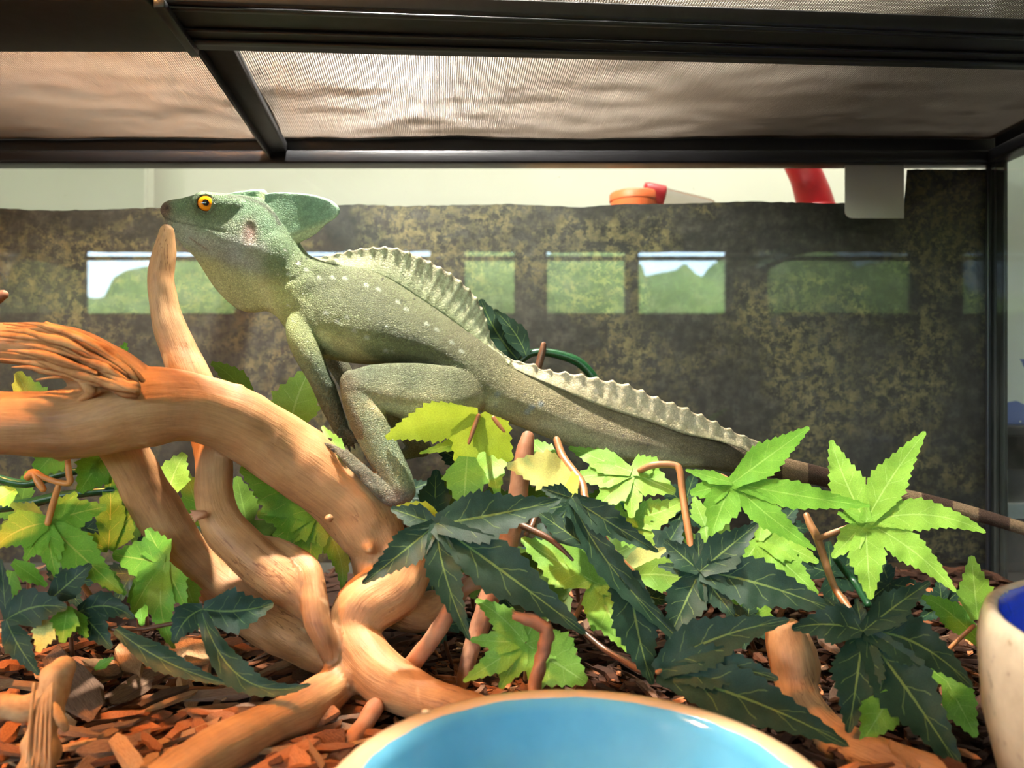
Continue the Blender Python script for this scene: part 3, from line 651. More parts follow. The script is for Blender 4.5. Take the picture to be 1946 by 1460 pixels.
VOX = 0.00105
lz = empty('lizard', (0.0, YL, 0.01), 'green crested lizard perched over the driftwood branch', 'lizard')
me = remeshed(body, 'lizard_body', VOX, 5, 0.5)
co = coords(me); nr = normals(me)
px = CX + co[:, 0] / co[:, 1] * FPX; py = CY - (co[:, 2] - H) / co[:, 1] * FPX
def seg_d(px, py, pl):
    d = np.full(len(px), 1e9)
    for (ax, ay), (bx, by) in zip(pl, pl[1:]):
        vx, vy = bx - ax, by - ay; t = np.clip(((px - ax) * vx + (py - ay) * vy) / (vx * vx + vy * vy), 0, 1)
        d = np.minimum(d, np.hypot(px - ax - t * vx, py - ay - t * vy))
    return d
body_side = (np.abs(co[:, 1] - YL) < .034)
mouth = [(309, 411), (331, 421), (362, 427), (395, 433), (425, 440)]
d = seg_d(px, py, mouth); g = np.exp(-(d / 2.6) ** 2); co[:, 1] += g * .0006 * np.sign(YL - co[:, 1])
ear = ((px - 474) / 12.0) ** 2 + ((py - 443) / 21.0) ** 2; ge = np.exp(-ear ** 2) * (px < 520)
co[:, 1] += ge * .0014 * np.sign(YL - co[:, 1])
# soft folds on neck and flank
fold = [[(545, 520), (530, 560), (520, 600)], [(600, 520), (590, 570), (600, 610)], [(640, 545), (660, 580), (650, 610)], [(500, 545), (530, 540), (560, 530)]]
for f in fold:
    q = seg_d(px, py, f); co[:, 1] += (np.exp(-(q / 6.0) ** 2) * .0009) * np.sign(YL - co[:, 1]) * (np.abs(co[:, 1] - YL) > .008)
set_coords(me, co)
def pig(px, py):
    A = [(312, 395, 112, 84, 74), (340, 390, 118, 148, 112), (380, 410, 112, 132, 98), (420, 385, 106, 134, 98), (470, 395, 98, 132, 98), (510, 430, 100, 134, 98), (540, 470, 104, 132, 92), (430, 440, 124, 142, 112),
         (400, 470, 170, 184, 160), (440, 480, 158, 166, 158), (480, 500, 150, 160, 142), (350, 440, 178, 188, 168), (400, 515, 196, 204, 150), (450, 560, 192, 202, 140), (490, 580, 196, 206, 140), (520, 560, 172, 184, 116),
         (545, 600, 168, 182, 118), (520, 500, 116, 138, 100), (580, 520, 112, 128, 86), (620, 540, 108, 120, 82), (680, 560, 108, 118, 82), (740, 600, 108, 116, 82), (800, 640, 112, 118, 86), (860, 670, 116, 118, 86), (700, 520, 122, 130, 92),
         (590, 600, 116, 128, 88), (620, 640, 160, 172, 116), (660, 668, 174, 184, 130), (720, 670, 134, 146, 100), (780, 680, 124, 132, 94), (900, 690, 124, 124, 92), (940, 720, 132, 132, 96), (930, 770, 178, 180, 140),
         (980, 740, 138, 132, 98), (1060, 770, 142, 134, 102), (1060, 825, 178, 172, 136), (1140, 800, 146, 136, 106), (1150, 865, 182, 174, 140), (1230, 830, 144, 134, 106), (1240, 880, 176, 168, 138), (1310, 850, 126, 116, 92), (1380, 870, 108, 98, 78), (1420, 880, 102, 92, 74)]
    L = [(700, 710, 104, 116, 88), (660, 730, 116, 112, 88), (780, 720, 104, 114, 84), (860, 730, 110, 118, 86), (720, 770, 182, 184, 142), (800, 785, 188, 190, 146), (860, 785, 184, 186, 142), (900, 740, 124, 128, 94), (690, 760, 114, 128, 100), (700, 800, 112, 134, 108), (730, 850, 116, 140, 112), (770, 910, 122, 146, 114), (760, 950, 128, 120, 112), (700, 905, 122, 122, 108), (640, 860, 112, 112, 96)]
    F = [(575, 640, 112, 124, 86), (590, 690, 98, 114, 86), (620, 740, 94, 106, 82), (640, 800, 100, 106, 86), (665, 840, 104, 104, 86)]
    def idw(S, p=3.0):
        num = np.zeros((len(px), 3)); den = np.zeros(len(px))
        for x, y, r, g_, b in S:
            w = 1.0 / ((px - x) ** 2 + (py - y) ** 2 + 180.0) ** (p / 2); num += w[:, None] * np.array([lin(r), lin(g_), lin(b)]); den += w
        return num / den[:, None]
    return idw(A), idw(L), idw(F)
A, Lg, Fo = pig(px, py)
near_leg = (co[:, 1] < .505) & (py > 686) & (px > 630) & (px < 935)
thigh_soft = np.clip((px - 880) / 50, 0, 1)
rgb = A.copy(); rgb[near_leg] = Lg[near_leg] * (1 - thigh_soft[near_leg, None]) + A[near_leg] * thigh_soft[near_leg, None]
fore = (px < 690) & (py > 640) & (co[:, 1] < .505) & ~((py > 840) & (px > 690)) & (px < 645 + (py > 760) * 45) & (px < 0.52 * (py - 640) + 603)
fw = np.clip((py - 640) / 60, 0, 1)[fore, None]; rgb[fore] = Fo[fore] * fw + A[fore] * (1 - fw); toes = (px < 790) & (py > 835) & (co[:, 1] < .47); rgb[toes] = Lg[toes]
far = (co[:, 1] > .545) & (px < 935); rgb[far] = Lg[far]
nz = np.array([noise.fractal(Vector((a * 60, b * 60, c * 60)), 1.0, 2.0, 3) for a, b, c in co[::1]])
rgb *= (1 + 0.16 * nz)[:, None]
def paint(mask, c, k=1.0):
    global rgb
    m = (np.clip(mask, 0, 1) * k)[:, None]; rgb = rgb * (1 - m) + np.array([lin(v) for v in c]) * m
flank = (np.abs(co[:, 1] - YL) < .04)
def spot(x, y, r, c, k=1.0, only=None):
    m = np.clip(1.6 - np.hypot(px - x, py - y) / r, 0, 1)
    if only is not None: m = m * only
    paint(m, c, k)
white = [(566, 500), (581, 512), (605, 527), (631, 527), (655, 528), (695, 541), (718, 549), (755, 573), (771, 587), (810, 615), (829, 626), (858, 650), (876, 667), (909, 695), (618, 594), (658, 602), (640, 610), (672, 628), (696, 641), (732, 667), (545, 520), (541, 475), (557, 610), (528, 521), (547, 580), (745, 668), (734, 619), (757, 640)]
for i, (x, y) in enumerate(white):
    rr_ = 3.2 if i < 20 else 1.8
    spot(x, y, rr_, (196, 208, 188), .85, flank & ~near_leg); spot(x + 4, y + 3, rr_ * .6, (196, 208, 188), .75, flank & ~near_leg)
rs = random.Random(4)
for pl, cnt in (([(632, 505), (661, 490)], 10), ([(725, 532), (762, 505)], 16), ([(760, 576), (845, 544)], 14), ([(855, 612), (870, 600)], 5), ([(560, 498), (592, 488)], 7)):
    for i in range(cnt):
        t = rs.random(); spot(pl[0][0] + (pl[1][0] - pl[0][0]) * t + rs.uniform(-3, 3), pl[0][1] + (pl[1][1] - pl[0][1]) * t + rs.uniform(-3, 3), 1.6, (26, 24, 18), .9, flank)
for i in range(46): spot(rs.uniform(960, 1240), rs.uniform(740, 850), rs.uniform(1.4, 2.6), (92, 84, 92) if i % 3 else (206, 196, 160), .7, flank)
for x, y in ((1010, 775), (1028, 768), (940, 770), (945, 750), (1002, 783), (1045, 712)): spot(x, y, 5, (132, 152, 168), .5, flank)
def poly(pts, soft=9.0):
    q = pts + [pts[0]]; dd = seg_d(px, py, q); ins = np.zeros(len(px), bool)
    for (ax, ay), (bx, by) in zip(q, q[1:]):
        c_ = ((ay > py) != (by > py)); xi = ax + (py - ay) * (bx - ax) / ((by - ay) if by != ay else 1e-9); ins ^= c_ & (px < xi)
    return np.clip(.5 + np.where(ins, dd, -dd) / soft, 0, 1)
trunk = flank & ~near_leg & ~fore & ~toes & ~far
paint(poly([(606, 626), (640, 640), (690, 668), (726, 690), (640, 700), (612, 680)], 8) * trunk, (190, 198, 140), .9)
paint(poly([(345, 470), (385, 490), (430, 510), (490, 530), (520, 545), (528, 600), (480, 606), (420, 580), (370, 520)], 26) * trunk, (206, 212, 152), .85)
paint(poly([(700, 764), (740, 768), (800, 776), (870, 772), (915, 752), (945, 760), (930, 810), (800, 816), (730, 792)], 14) * (near_leg | (flank & (px > 880))), (208, 210, 164), .85)
paint(poly([(930, 780), (1060, 812), (1200, 856), (1330, 878), (1330, 900), (1100, 880), (940, 812)], 20) * trunk, (196, 192, 152), .7)
paint(poly([(570, 520), (640, 525), (730, 550), (830, 620), (900, 690), (860, 700), (760, 660), (680, 620), (610, 600)], 40) * trunk, (92, 98, 68), .45)
paint(np.exp(-(seg_d(px, py, [(436, 373), (468, 375), (500, 388), (522, 408), (530, 425)]) / 5.0) ** 2), (58, 56, 46), .75)
for sx_, sy_, ex_, ey_ in ((360, 452, 440, 470), (380, 470, 470, 500), (430, 452, 500, 470)): paint(np.exp(-(seg_d(px, py, [(sx_, sy_), (ex_, ey_)]) / 9.0) ** 2), (176, 182, 172), .4)
paint(np.exp(-(d / 1.7) ** 2), (66, 72, 56), .6)
d2_ = seg_d(px, py, [(360, 452), (378, 464), (395, 475)]); paint(np.exp(-(d2_ / 1.6) ** 2), (110, 84, 66), .6)
paint(np.exp(-ear) * (px < 520), (190, 158, 146), .95); paint(np.exp(-(((px - 466) / 5.0) ** 2 + ((py - 448) / 14.0) ** 2)) * (px < 520), (84, 66, 58), .5)
paint(np.exp(-(((px - 318) / 5.0) ** 2 + ((py - 396) / 4.0) ** 2)), (50, 36, 32), .8)
e_r = np.hypot(px - 391.5, py - 389); paint(np.exp(-((e_r - 17) / 3.0) ** 2) * (e_r < 30), (84, 94, 70), .7)
paint(np.exp(-((seg_d(px, py, [(362, 378), (372, 400), (390, 415), (412, 410)])) / 2.4) ** 2), (70, 84, 62), .45)
tl_ = np.clip((px - 930) / 90, 0, 1) * (px < 1450) * flank; rgb *= (1 + .34 * tl_)[:, None]
# banding toward the tail tip
band = np.clip((px - 1290) / 120, 0, 1); wv = 0.5 + 0.5 * np.sin((px - 1290) / 62.0 * 2 * PI * .52)
paint(band * (px < 1450) * np.clip((wv - .45) * 3, 0, 1), (86, 78, 62), .5)
tip = px > 1445; wv = (np.sin(px / 108.0 * 2 * PI + 1.6) > 0.15).astype(float)
rgb[tip] = np.array([lin(92), lin(70), lin(58)]) * (1 - wv[tip, None]) + np.array([lin(168), lin(142), lin(112)]) * wv[tip, None]
set_col(me, np.clip(rgb * np.array([.87, .79, .76]) * (1 - .15 * np.clip((px - 560) / 80, 0, 1))[:, None], 0, 1))
def skin_mat(name, scale, stretch=(1, 1, 1), depth=.5, dark=.62):
    k = N(name); k.set(Roughness=0.52); k.b.inputs['Specular IOR Level'].default_value = 0.35
    k.set(Roughness=0.6); k.b.inputs['Specular IOR Level'].default_value = 0.22; at = k.new('VertexColor'); at.layer_name = 'pigment'
    v = k.coord('Object', stretch)
    vo = k.new('TexVoronoi', Scale=scale); vo.feature = 'DISTANCE_TO_EDGE'; k.l(v, vo.inputs['Vector'])
    vc = k.new('TexVoronoi', Scale=scale); k.l(v, vc.inputs['Vector'])
    edge = k.ramp(vo.outputs['Distance'], [(0.0, (dark, dark, dark * .96, 1)), (0.13, (1.04, 1.04, 1.02, 1))])
    sp = k.new('SeparateColor'); k.l(vc.outputs['Color'], sp.inputs[0])
    tone = k.ramp(sp.outputs[0], [(0.0, (0.84, 0.84, 0.84, 1)), (1.0, (1.14, 1.14, 1.12, 1))])
    k.color(k.mix(1.0, k.mix(1.0, at.outputs[0], edge, 'MULTIPLY'), tone, 'MULTIPLY'))
    k.bump(k.math('MINIMUM', vo.outputs['Distance'], 0.25), depth, 0.004); return k.m
M['skin'] = skin_mat('scaly_green_skin', 760, (1, 1, 1), .55)
M['fin'] = skin_mat('pale_crest_skin', 560, (1, .3, 1), .2, .78)
link('body', me, M['skin'], lz)

# crests: fins with rays and knobbed rims
def fin(name, base, rim, rays, thick, colf, mat, knob=3.0, y0=None, m=12, step=2.2, ray_amp=.35, seed=0):
    def resample(pl, n):
        a = cr(pl, 12); dd = np.r_[0, np.cumsum(np.hypot(*(a[1:, :2] - a[:-1, :2]).T))]; t = np.linspace(0, dd[-1], n)
        return np.c_[np.interp(t, dd, a[:, 0]), np.interp(t, dd, a[:, 1])], dd[-1]
    _, ln = resample(rim, 50); n = int(ln / step)
    B, _ = resample(base, n); R, _ = resample(rim, n)
    vs, fs, cl = [], [], []
    for i in range(n):
        u = i / (n - 1); ph = rays * u
        k = (0.5 + 0.5 * math.cos(2 * PI * ph)) ** 2
        off = knob * (k - .5) * min(1, 8 * u, 8 * (1 - u)) + 1.0 * noise.noise(Vector((u * 60, seed, 0)))
        dv = R[i] - B[i]; L = max(1e-3, np.hypot(*dv)); R2 = R[i] + dv / L * off
        y = y0(u) if callable(y0) else y0
        for s in (-1, 1):
            for j in range(m + 1):
                v = j / m; q = B[i] * (1 - v) + R2 * v
                th = (thick * (1 - v) ** 1.6 + .0007) * (1 + ray_amp * math.cos(2 * PI * ph) * (0.3 + v)) + (.0008 * k if j >= m - 1 else 0)
                if j == m: th *= .45
                wob = .0003 * math.sin(2 * PI * ph * .5 + seed) * v
                vs.append(P(q[0], q[1], y + s * th + wob)); cl.append(colf(u, v, k))
    w = 2 * (m + 1)
    for i in range(n - 1):
        a, b = i * w, (i + 1) * w
        for j in range(m):
            fs.append((a + j, b + j, b + j + 1, a + j + 1)); fs.append((a + m + 1 + j, a + m + 2 + j, b + m + 2 + j, b + m + 1 + j))
        fs.append((a + m, b + m, b + w - 1, a + w - 1)); fs.append((a, a + m + 1, b + m + 1, b))
    fs.append(tuple(range(m + 1)) + tuple(range(w - 1, m, -1)))
    e0 = (n - 1) * w; fs.append(tuple(range(e0 + m, e0 - 1, -1)) + tuple(range(e0 + m + 1, e0 + w)))
    o = py_obj(name, vs, fs, mat, lz); set_col(o.data, np.clip(np.array(cl), 0, 1)); return o
def lc(*c): return np.array([lin(v) for v in c])
def back_col(u, v, k):
    c = lc(116, 124, 86) * max(0, 1 - v * 2.4) + lc(196, 198, 156) * min(1, v * 2.4)
    k2 = (0.5 + 0.5 * math.cos(2 * PI * u * 42 + 2 * noise.noise(Vector((u * 14, v * 2, 5))))) ; ray = (1 - .5 * k - .5 * k2) * min(1, v * 1.6) * 1.25; c = c * (1 - .42 * ray) + lc(124, 104, 82) * .42 * ray
    e = max(0, (v - .86) / .14); c = c * (1 - .7 * e) + lc(112, 92, 78) * .7 * e
    return c * (1 + .14 * noise.noise(Vector((u * 40, v * 5, 2))))
fin('dorsal_crest', [(598, 500), (648, 512), (700, 516), (746, 536), (777, 556), (815, 582), (854, 608), (892, 636), (931, 666), (968, 694)],
    [(596, 490), (623, 486), (664, 476), (700, 471), (731, 469), (759, 473), (795, 486), (826, 502), (857, 520), (885, 543), (905, 566), (920, 594), (928, 620), (933, 642), (946, 663), (972, 683)],
    21, .0048, back_col, M['fin'], 3.0, YL, 12, 2.0, .05, 1)
def tail_col(u, v, k):
    c = lc(160, 150, 116) * max(0, 1 - v * 2.2) + lc(224, 204, 166) * min(1, v * 2.2)
    if u > .55: c = c * (1 - .28 * (u - .55) / .45)
    c = c * (1 - .16 * (1 - k)); e = max(0, (v - .85) / .15); c = c * (1 - .4 * e) + lc(140, 120, 98) * .4 * e
    return c * (1 + .14 * noise.noise(Vector((u * 60, v * 6, 7))))
fin('tail_crest', [(955, 690), (1000, 712), (1054, 735), (1116, 762), (1177, 784), (1239, 803), (1301, 825), (1362, 838), (1405, 852), (1432, 866)],
    [(958, 676), (985, 687), (1010, 691), (1040, 703), (1100, 711), (1150, 722), (1192, 731), (1250, 756), (1300, 774), (1350, 797), (1400, 822), (1444, 840)],
    17, .0042, tail_col, M['fin'], 5.0, lambda u: YL + .024 * max(0, u - .25) ** 1.6, 10, 2.0, .06, 5)
def head_col(u, v, k):
    c = lc(112, 134, 98) * (1 - v) + lc(120, 152, 122) * v
    e = max(0, (v - .8) / .2); c = c * (1 - .4 * e) + lc(150, 172, 148) * .4 * e
    lo = max(0.0, min(1.0, (u - .60) * 7)); c = c * (1 - .75 * lo) + lc(182, 188, 136) * .75 * lo
    return c * (1 + .2 * noise.noise(Vector((u * 18, v * 9, 3))))
fin('head_crest', [(505, 408), (515, 425), (530, 440), (545, 452), (555, 462), (562, 470)],
    [(503, 369), (530, 365), (570, 367), (602, 372), (630, 381), (646, 398), (638, 414), (620, 426), (606, 440), (588, 452), (566, 462)],
    3, .0040, head_col, M['fin'], 0.5, YL - .002, 16, 2.0, .05, 3)
fin('brow_crest', [(430, 376), (455, 384), (480, 390), (506, 398), (516, 408)], [(431, 369), (450, 364), (475, 361), (498, 360), (508, 366), (516, 384)], 2, .0030, head_col, M['fin'], 0.3, YL + .004, 6, 2.0, .05, 9)
# eyes
ke = N('amber_eye'); ke.set(Roughness=0.06); ke.b.inputs['Specular IOR Level'].default_value = 0.6
v = ke.coord('Object'); ln = ke.new('VectorMath'); ln.operation = 'LENGTH'
cmb = ke.new('Mapping'); cmb.inputs['Scale'].default_value = (1, 0, 1); ke.l(v, cmb.inputs[0]); ke.l(cmb.outputs[0], ln.inputs[0])
r_ = ke.math('MULTIPLY', ln.outputs['Value'], 1 / .0062)
ke.color(ke.ramp(r_, [(0.0, C(4, 3, 2)), (0.31, C(6, 4, 2)), (0.36, C(226, 122, 10)), (0.55, C(250, 156, 20)), (0.72, C(236, 128, 10)), (0.80, C(120, 60, 12)), (0.86, C(14, 12, 8))])); M['eye'] = ke.m
for sgn in (-1, 1):
    bm = bmesh.new(); ball(bm, (0, 0, 0), (.0062, .0062, .0062), 32, 20)
    o = bm_obj('eye', bm, M['eye'], lz); c = P(391.5, 389, YL - .0106); c = Vector((c.x, YL + sgn * .0106, c.z)); o.matrix_parent_inverse = Matrix.Translation(-lz.location); o.location = c; o.rotation_euler = (0, 0, math.radians(20) if sgn < 0 else math.radians(160))
M['claw'] = plain('dark_claw', C(60, 50, 42), 0.35, var=0.2)
for x, y, Y, dx, dy in ((603, 843, .454, -9, 1), (635, 857, .449, -8, -4), (631, 837, .460, -8, -4), (685, 909, .445, -8, -5), (725, 946, .4445, -8, -4), (663, 851, .494, 3, 9), (671, 847, .493, 4, 8), (676, 838, .492, 6, 6)):
    bm = bmesh.new(); tube(bm, [(x, y, Y, 3), (x + dx * .5, y + dy * .5 - 1, Y - .0006, 2.2), (x + dx, y + dy, Y, .5)], n=6, sub=2); bm_obj('claw', bm, M['claw'], lz)

# ------------------------------------------------------------------ driftwood
def wood_piece(bm, name, voxel, mat, parent, amp=.0016, seed=0.0):
    me = remeshed(bm, name, voxel, 5, .6); co = coords(me); nr = normals(me).astype(float)
    dsp = np.array([noise.fractal(Vector((a * 26 + seed, b * 26, c * 26)), 1.0, 2.0, 3) for a, b, c in co])
    g = np.array(GRAIN); out = np.zeros((len(co), 3), np.float32)
    for i0 in range(0, len(co), 4000):
        q = co[i0:i0 + 4000]; dd = np.linalg.norm(q[:, None, :] - g[None, :, :3], axis=2) / (g[None, :, 13] + .004); n_ = g[dd.argmin(1)]; df = q - n_[:, :3]
        out[i0:i0 + 4000] = np.c_[n_[:, 12] + (df * n_[:, 3:6]).sum(1), (df * n_[:, 6:9]).sum(1), (df * n_[:, 9:12]).sum(1)]
    dsp = dsp + np.array([1.1 * noise.noise(Vector((a * 16, b * 130, c * 130))) for a, b, c in out]) * .45
    at = me.attributes.new('grain', 'FLOAT_VECTOR', 'POINT'); at.data.foreach_set('vector', out.ravel())
    set_coords(me, co + nr * (dsp * amp)[:, None]); return link(name, me, mat, parent)
br = empty('driftwood_branch', tuple(G(700, 1290)), 'large orange-brown driftwood branch the lizard stands on', 'branch')
b = bmesh.new(); GRAIN = []
tube(b, [(-70, 800, .385, 66), (60, 806, .392, 62), (160, 802, .400, 66), (260, 778, .410, 76), (360, 772, .424, 66), (450, 802, .440, 66), (530, 852, .455, 68), (610, 908, .463, 70), (680, 966, .466, 70), (716, 1030, .466, 60), (716, 1072, .464, 46)], n=22)
tube(b, [(250, 760, .410, 62), (190, 705, .406, 56), (130, 668, .402, 46), (60, 656, .400, 40), (-40, 654, .400, 36)], n=18)
tube(b, [(150, 850, .402, 24), (128, 862, .400, 17), (118, 872, .399, 9)], n=10)
tube(b, [(215, 810, .430, 50), (245, 868, .444, 44), (292, 955, .456, 43), (345, 1042, .462, 43), (420, 1115, .462, 42), (500, 1180, .456, 46), (570, 1225, .446, 40), (622, 1258, .434, 26)], n=18)
tube(b, [(318, 440, .478, 15), (313, 478, .478, 20), (308, 540, .477, 27), (318, 600, .476, 31), (340, 660, .474, 33), (362, 715, .470, 36), (388, 800, .464, 34), (404, 870, .454, 34), (406, 940, .444, 36), (424, 1000, .436, 40), (480, 1060, .430, 41), (540, 1108, .426, 38), (580, 1150, .424, 26), (590, 1180, .424, 14)], n=18)
tube(b, [(480, 1035, .446, 20), (540, 1048, .440, 24), (588, 1085, .430, 24), (598, 1135, .420, 23), (602, 1180, .415, 26), (618, 1222, .413, 24), (622, 1250, .414, 16)], n=14)
tube(b, [(815, 1020, .456, 40), (790, 1060, .450, 44), (752, 1115, .444, 56), (700, 1150, .438, 58), (672, 1200, .431, 50), (690, 1250, .420, 52), (735, 1295, .408, 52), (800, 1325, .396, 46), (870, 1345, .386, 38), (950, 1368, .378, 30)], n=20)
tube(b, [(672, 1240, .424, 38), (640, 1300, .412, 40), (575, 1348, .386, 44), (520, 1375, .370, 42), (440, 1418, .346, 44), (350, 1470, .322, 46), (270, 1520, .301, 46)], n=18)
tube(b, [(740, 1150, .462, 40), (790, 1165, .470, 40), (826, 1150, .476, 30)], n=14)
for x, y, Y, r in ((625, 985, .4285, 12), (703, 1045, .4445, 12), (520, 835, .436, 16), (455, 740, .436, 14), (560, 1390, .385, 16)): ball(b, P(x, y, Y), (r / FPX * Y,) * 3, 12, 8)
wood_piece(b, 'branch_wood', .0019, M['branch'], br, .0018); GRAIN = None
# pale colour for the bowl-rim highlight, then a broken knot
M['rim_glint'] = plain('pale_highlight', C(232, 196, 152), 0.7, var=0.12, scale=200)
# shredded broken end
def splinters(name, parent, mat, seq, cnt, seed, spread, rpx, Y):
    rnd = random.Random(seed); bm = bmesh.new()
    for i in range(cnt):
        t = rnd.random(); s0 = rnd.uniform(-.12, .45); s1 = s0 + rnd.uniform(.4, .62)
        row = []
        for s in np.linspace(s0, s1, 5):
            j = min(max(s, 0), 1) * (len(seq) - 1); a = int(min(j, len(seq) - 2)); f = j - a
            x = seq[a][0] * (1 - f) + seq[a + 1][0] * f; y0 = seq[a][1] * (1 - f) + seq[a + 1][1] * f; y1 = seq[a][2] * (1 - f) + seq[a + 1][2] * f
            u = (s - s0) / (s1 - s0)
            row.append((x, y0 + (y1 - y0) * t + rnd.uniform(-3, 3) + spread * (t - .5) * s, Y - .018 + .036 * ((i * .618) % 1) * (1 if i % 3 else .4), rpx * rnd.uniform(.5, 1.2) * (1 - u) ** .6 * min(1, .12 + u * 3) + .7))
        tube(bm, row, n=6, sub=2, lump=.4, seed=i * 1.3)
    o = bm_obj(name, bm, mat, parent); o['kind'] = 'stuff'; return o
splinters('splintered_end', br, M['splinter'], [(262, 722, 752), (200, 668, 742), (120, 628, 715), (60, 614, 702), (-30, 610, 698)], 60, 5, 4, 11, .388)
for pts in ([(270, 722, .386, 6), (220, 676, .384, 8), (150, 640, .384, 7), (88, 614, .386, 3)], [(172, 742, .380, 9), (140, 700, .382, 9), (100, 650, .384, 6), (78, 618, .386, 3)], [(186, 742, .385, 7), (150, 762, .388, 6), (132, 775, .390, 4)], [(176, 722, .384, 4), (120, 716, .386, 3), (70, 722, .388, 1.5)]):
    bm = bmesh.new(); tube(bm, pts, n=8, sub=4, lump=.35, seed=pts[0][0]); bm_obj('splinter', bm, M['splinter'], br)
bm = bmesh.new()
for dx, dy in ((-20, -4), (-22, 4), (-18, 10), (-14, 16), (-8, 22)): tube(bm, [(386, 978, .423, 8), (376 + dx * .3, 976 + dy * .4, .421, 5), (376 + dx * .7, 974 + dy * .9, .420, 1)], n=6, sub=2)
bm_obj('broken_knot', bm, M['branch_red'], br)

def stick(name, label, pts, mat, cat='stick', n=12, lump=.12, fray=None):
    e = empty(name, tuple(P(pts[-1][0], pts[-1][1], pts[-1][2])), label, cat)
    bm = bmesh.new(); tube(bm, pts, n=n, sub=6, lump=lump, seed=pts[0][0]); bm_obj('wood', bm, mat, e)
    if fray:
        bm = bmesh.new(); x, y, Y, r = pts[0]; rnd = random.Random(x)
        for i in range(9):
            a = rnd.uniform(-1, 1); tube(bm, [(x, y + a * r * .7, Y - rnd.uniform(0, .6) * r / FPX * Y, r * .25), (x + fray[0] * rnd.uniform(.4, 1), y + a * r + fray[1] * rnd.uniform(.4, 1), Y - r / FPX * Y * .5, .6)], n=5, sub=1)
        o = bm_obj('frayed_bark', bm, mat, e); o['kind'] = 'stuff'
    return e
st_e = stick('upright_twig', 'smooth pinkish stick rising behind the dark green leaf under the tail', [(1003, 832, .497, 13), (998, 860, .494, 17), (990, 900, .490, 18), (982, 960, .485, 19), (968, 1020, .478, 20), (948, 1080, .470, 21), (925, 1150, .462, 20), (905, 1210, .455, 18), (897, 1228, .4535, 16), (880, 1296, .446, 14)], M['branch_red'])
stick('curved_twig', 'curved reddish twig rising from the bark below the big dark leaf', [(925, 1108, .414, 10), (893, 1112, .410, 14), (866, 1140, .409, 15), (838, 1190, .411, 16), (800, 1242, .418, 17), (770, 1280, .426, 18)], M['branch_red'])
stick('bent_twig', 'bent broken reddish twig with frayed tip behind the blue bowl', [(982, 1171, .394, 9), (1010, 1180, .393, 12), (1034, 1192, .392, 12), (1040, 1204, .392, 13), (1034, 1230, .391, 13), (1026, 1262, .390, 13), (1018, 1300, .388, 13), (1008, 1345, .384, 13), (1000, 1385, .380, 13)], M['branch_red'], fray=(-12, -6), lump=.3)
stick('root_stick', 'brown stick lying in shade under the branch beside the blue bowl', [(712, 1345, .392, 18), (686, 1385, .381, 17), (655, 1425, .362, 17), (620, 1475, .344, 16)], M['branch_red'])
e = stick('splintered_stick', 'pale splintered stick in the lower left corner', [(120, 1268, .352, 20), (108, 1290, .350, 27), (96, 1330, .347, 30), (84, 1380, .342, 27), (76, 1430, .336, 30), (66, 1480, .330, 32), (60, 1520, .325, 32)], M['pale_stick'], n=16, lump=.35)
bm = bmesh.new(); tube(bm, [(100, 1325, .348, 26), (60, 1345, .345, 28), (20, 1345, .343, 24), (-40, 1342, .341, 22)], n=14, lump=.25); bm_obj('side_branch', bm, M['pale_stick'], e)
bm = bmesh.new(); tube(bm, [(102, 1345, .340, 9), (116, 1368, .338, 9), (124, 1384, .338, 7)], n=8, lump=.2); bm_obj('side_stub', bm, M['pale_stick'], e)
bm = bmesh.new()
for i in range(14): tube(bm, [(66 + i * 2.6, 1300 + (i * 37) % 40, .330, 3.4), (58 + i * 2.9, 1370 + (i * 53) % 40, .324, 3.6), (50 + i * 3.4, 1450 + (i * 29) % 40, .316, 2)], n=5, sub=2, lump=.3, seed=i)
o = bm_obj('splinters', bm, M['pale_stick'], e); o['kind'] = 'stuff'
b = bmesh.new(); GRAIN = []
tube(b, [(1486, 1182, .414, 30), (1492, 1205, .413, 37), (1502, 1250, .410, 42), (1512, 1300, .406, 38), (1528, 1350, .398, 38), (1580, 1408, .383, 44), (1660, 1452, .366, 54), (1780, 1500, .350, 60)], n=18, lump=.08, round_end=(False, True))
tube(b, [(1524, 1205, .420, 12), (1544, 1260, .416, 16), (1545, 1300, .412, 12)], n=10, lump=.2)
rt = empty('root_stump', tuple(G(1560, 1400)), 'thick driftwood root with sawn top between the dark leaves on the right', 'branch')
wood_piece(b, 'root_wood', .0018, M['branch'], rt, .0014, 5); GRAIN = None
stick('small_root', 'dark reddish stick lying at the back behind the right-hand leaves', [(1730, 1118, .60, 9), (1790, 1136, .59, 11), (1850, 1160, .58, 11), (1910, 1185, .57, 10)], M['chip_red'], lump=.2)
stick('stick_end', 'orange tip of a stick poking in at the left edge above the branch', [(6, 560, .45, 9), (-8, 566, .45, 13), (-40, 580, .45, 14), (-90, 640, .45, 14), (-150, 900, .45, 14), (-170, 1260, .45, 14)], M['branch_red'])
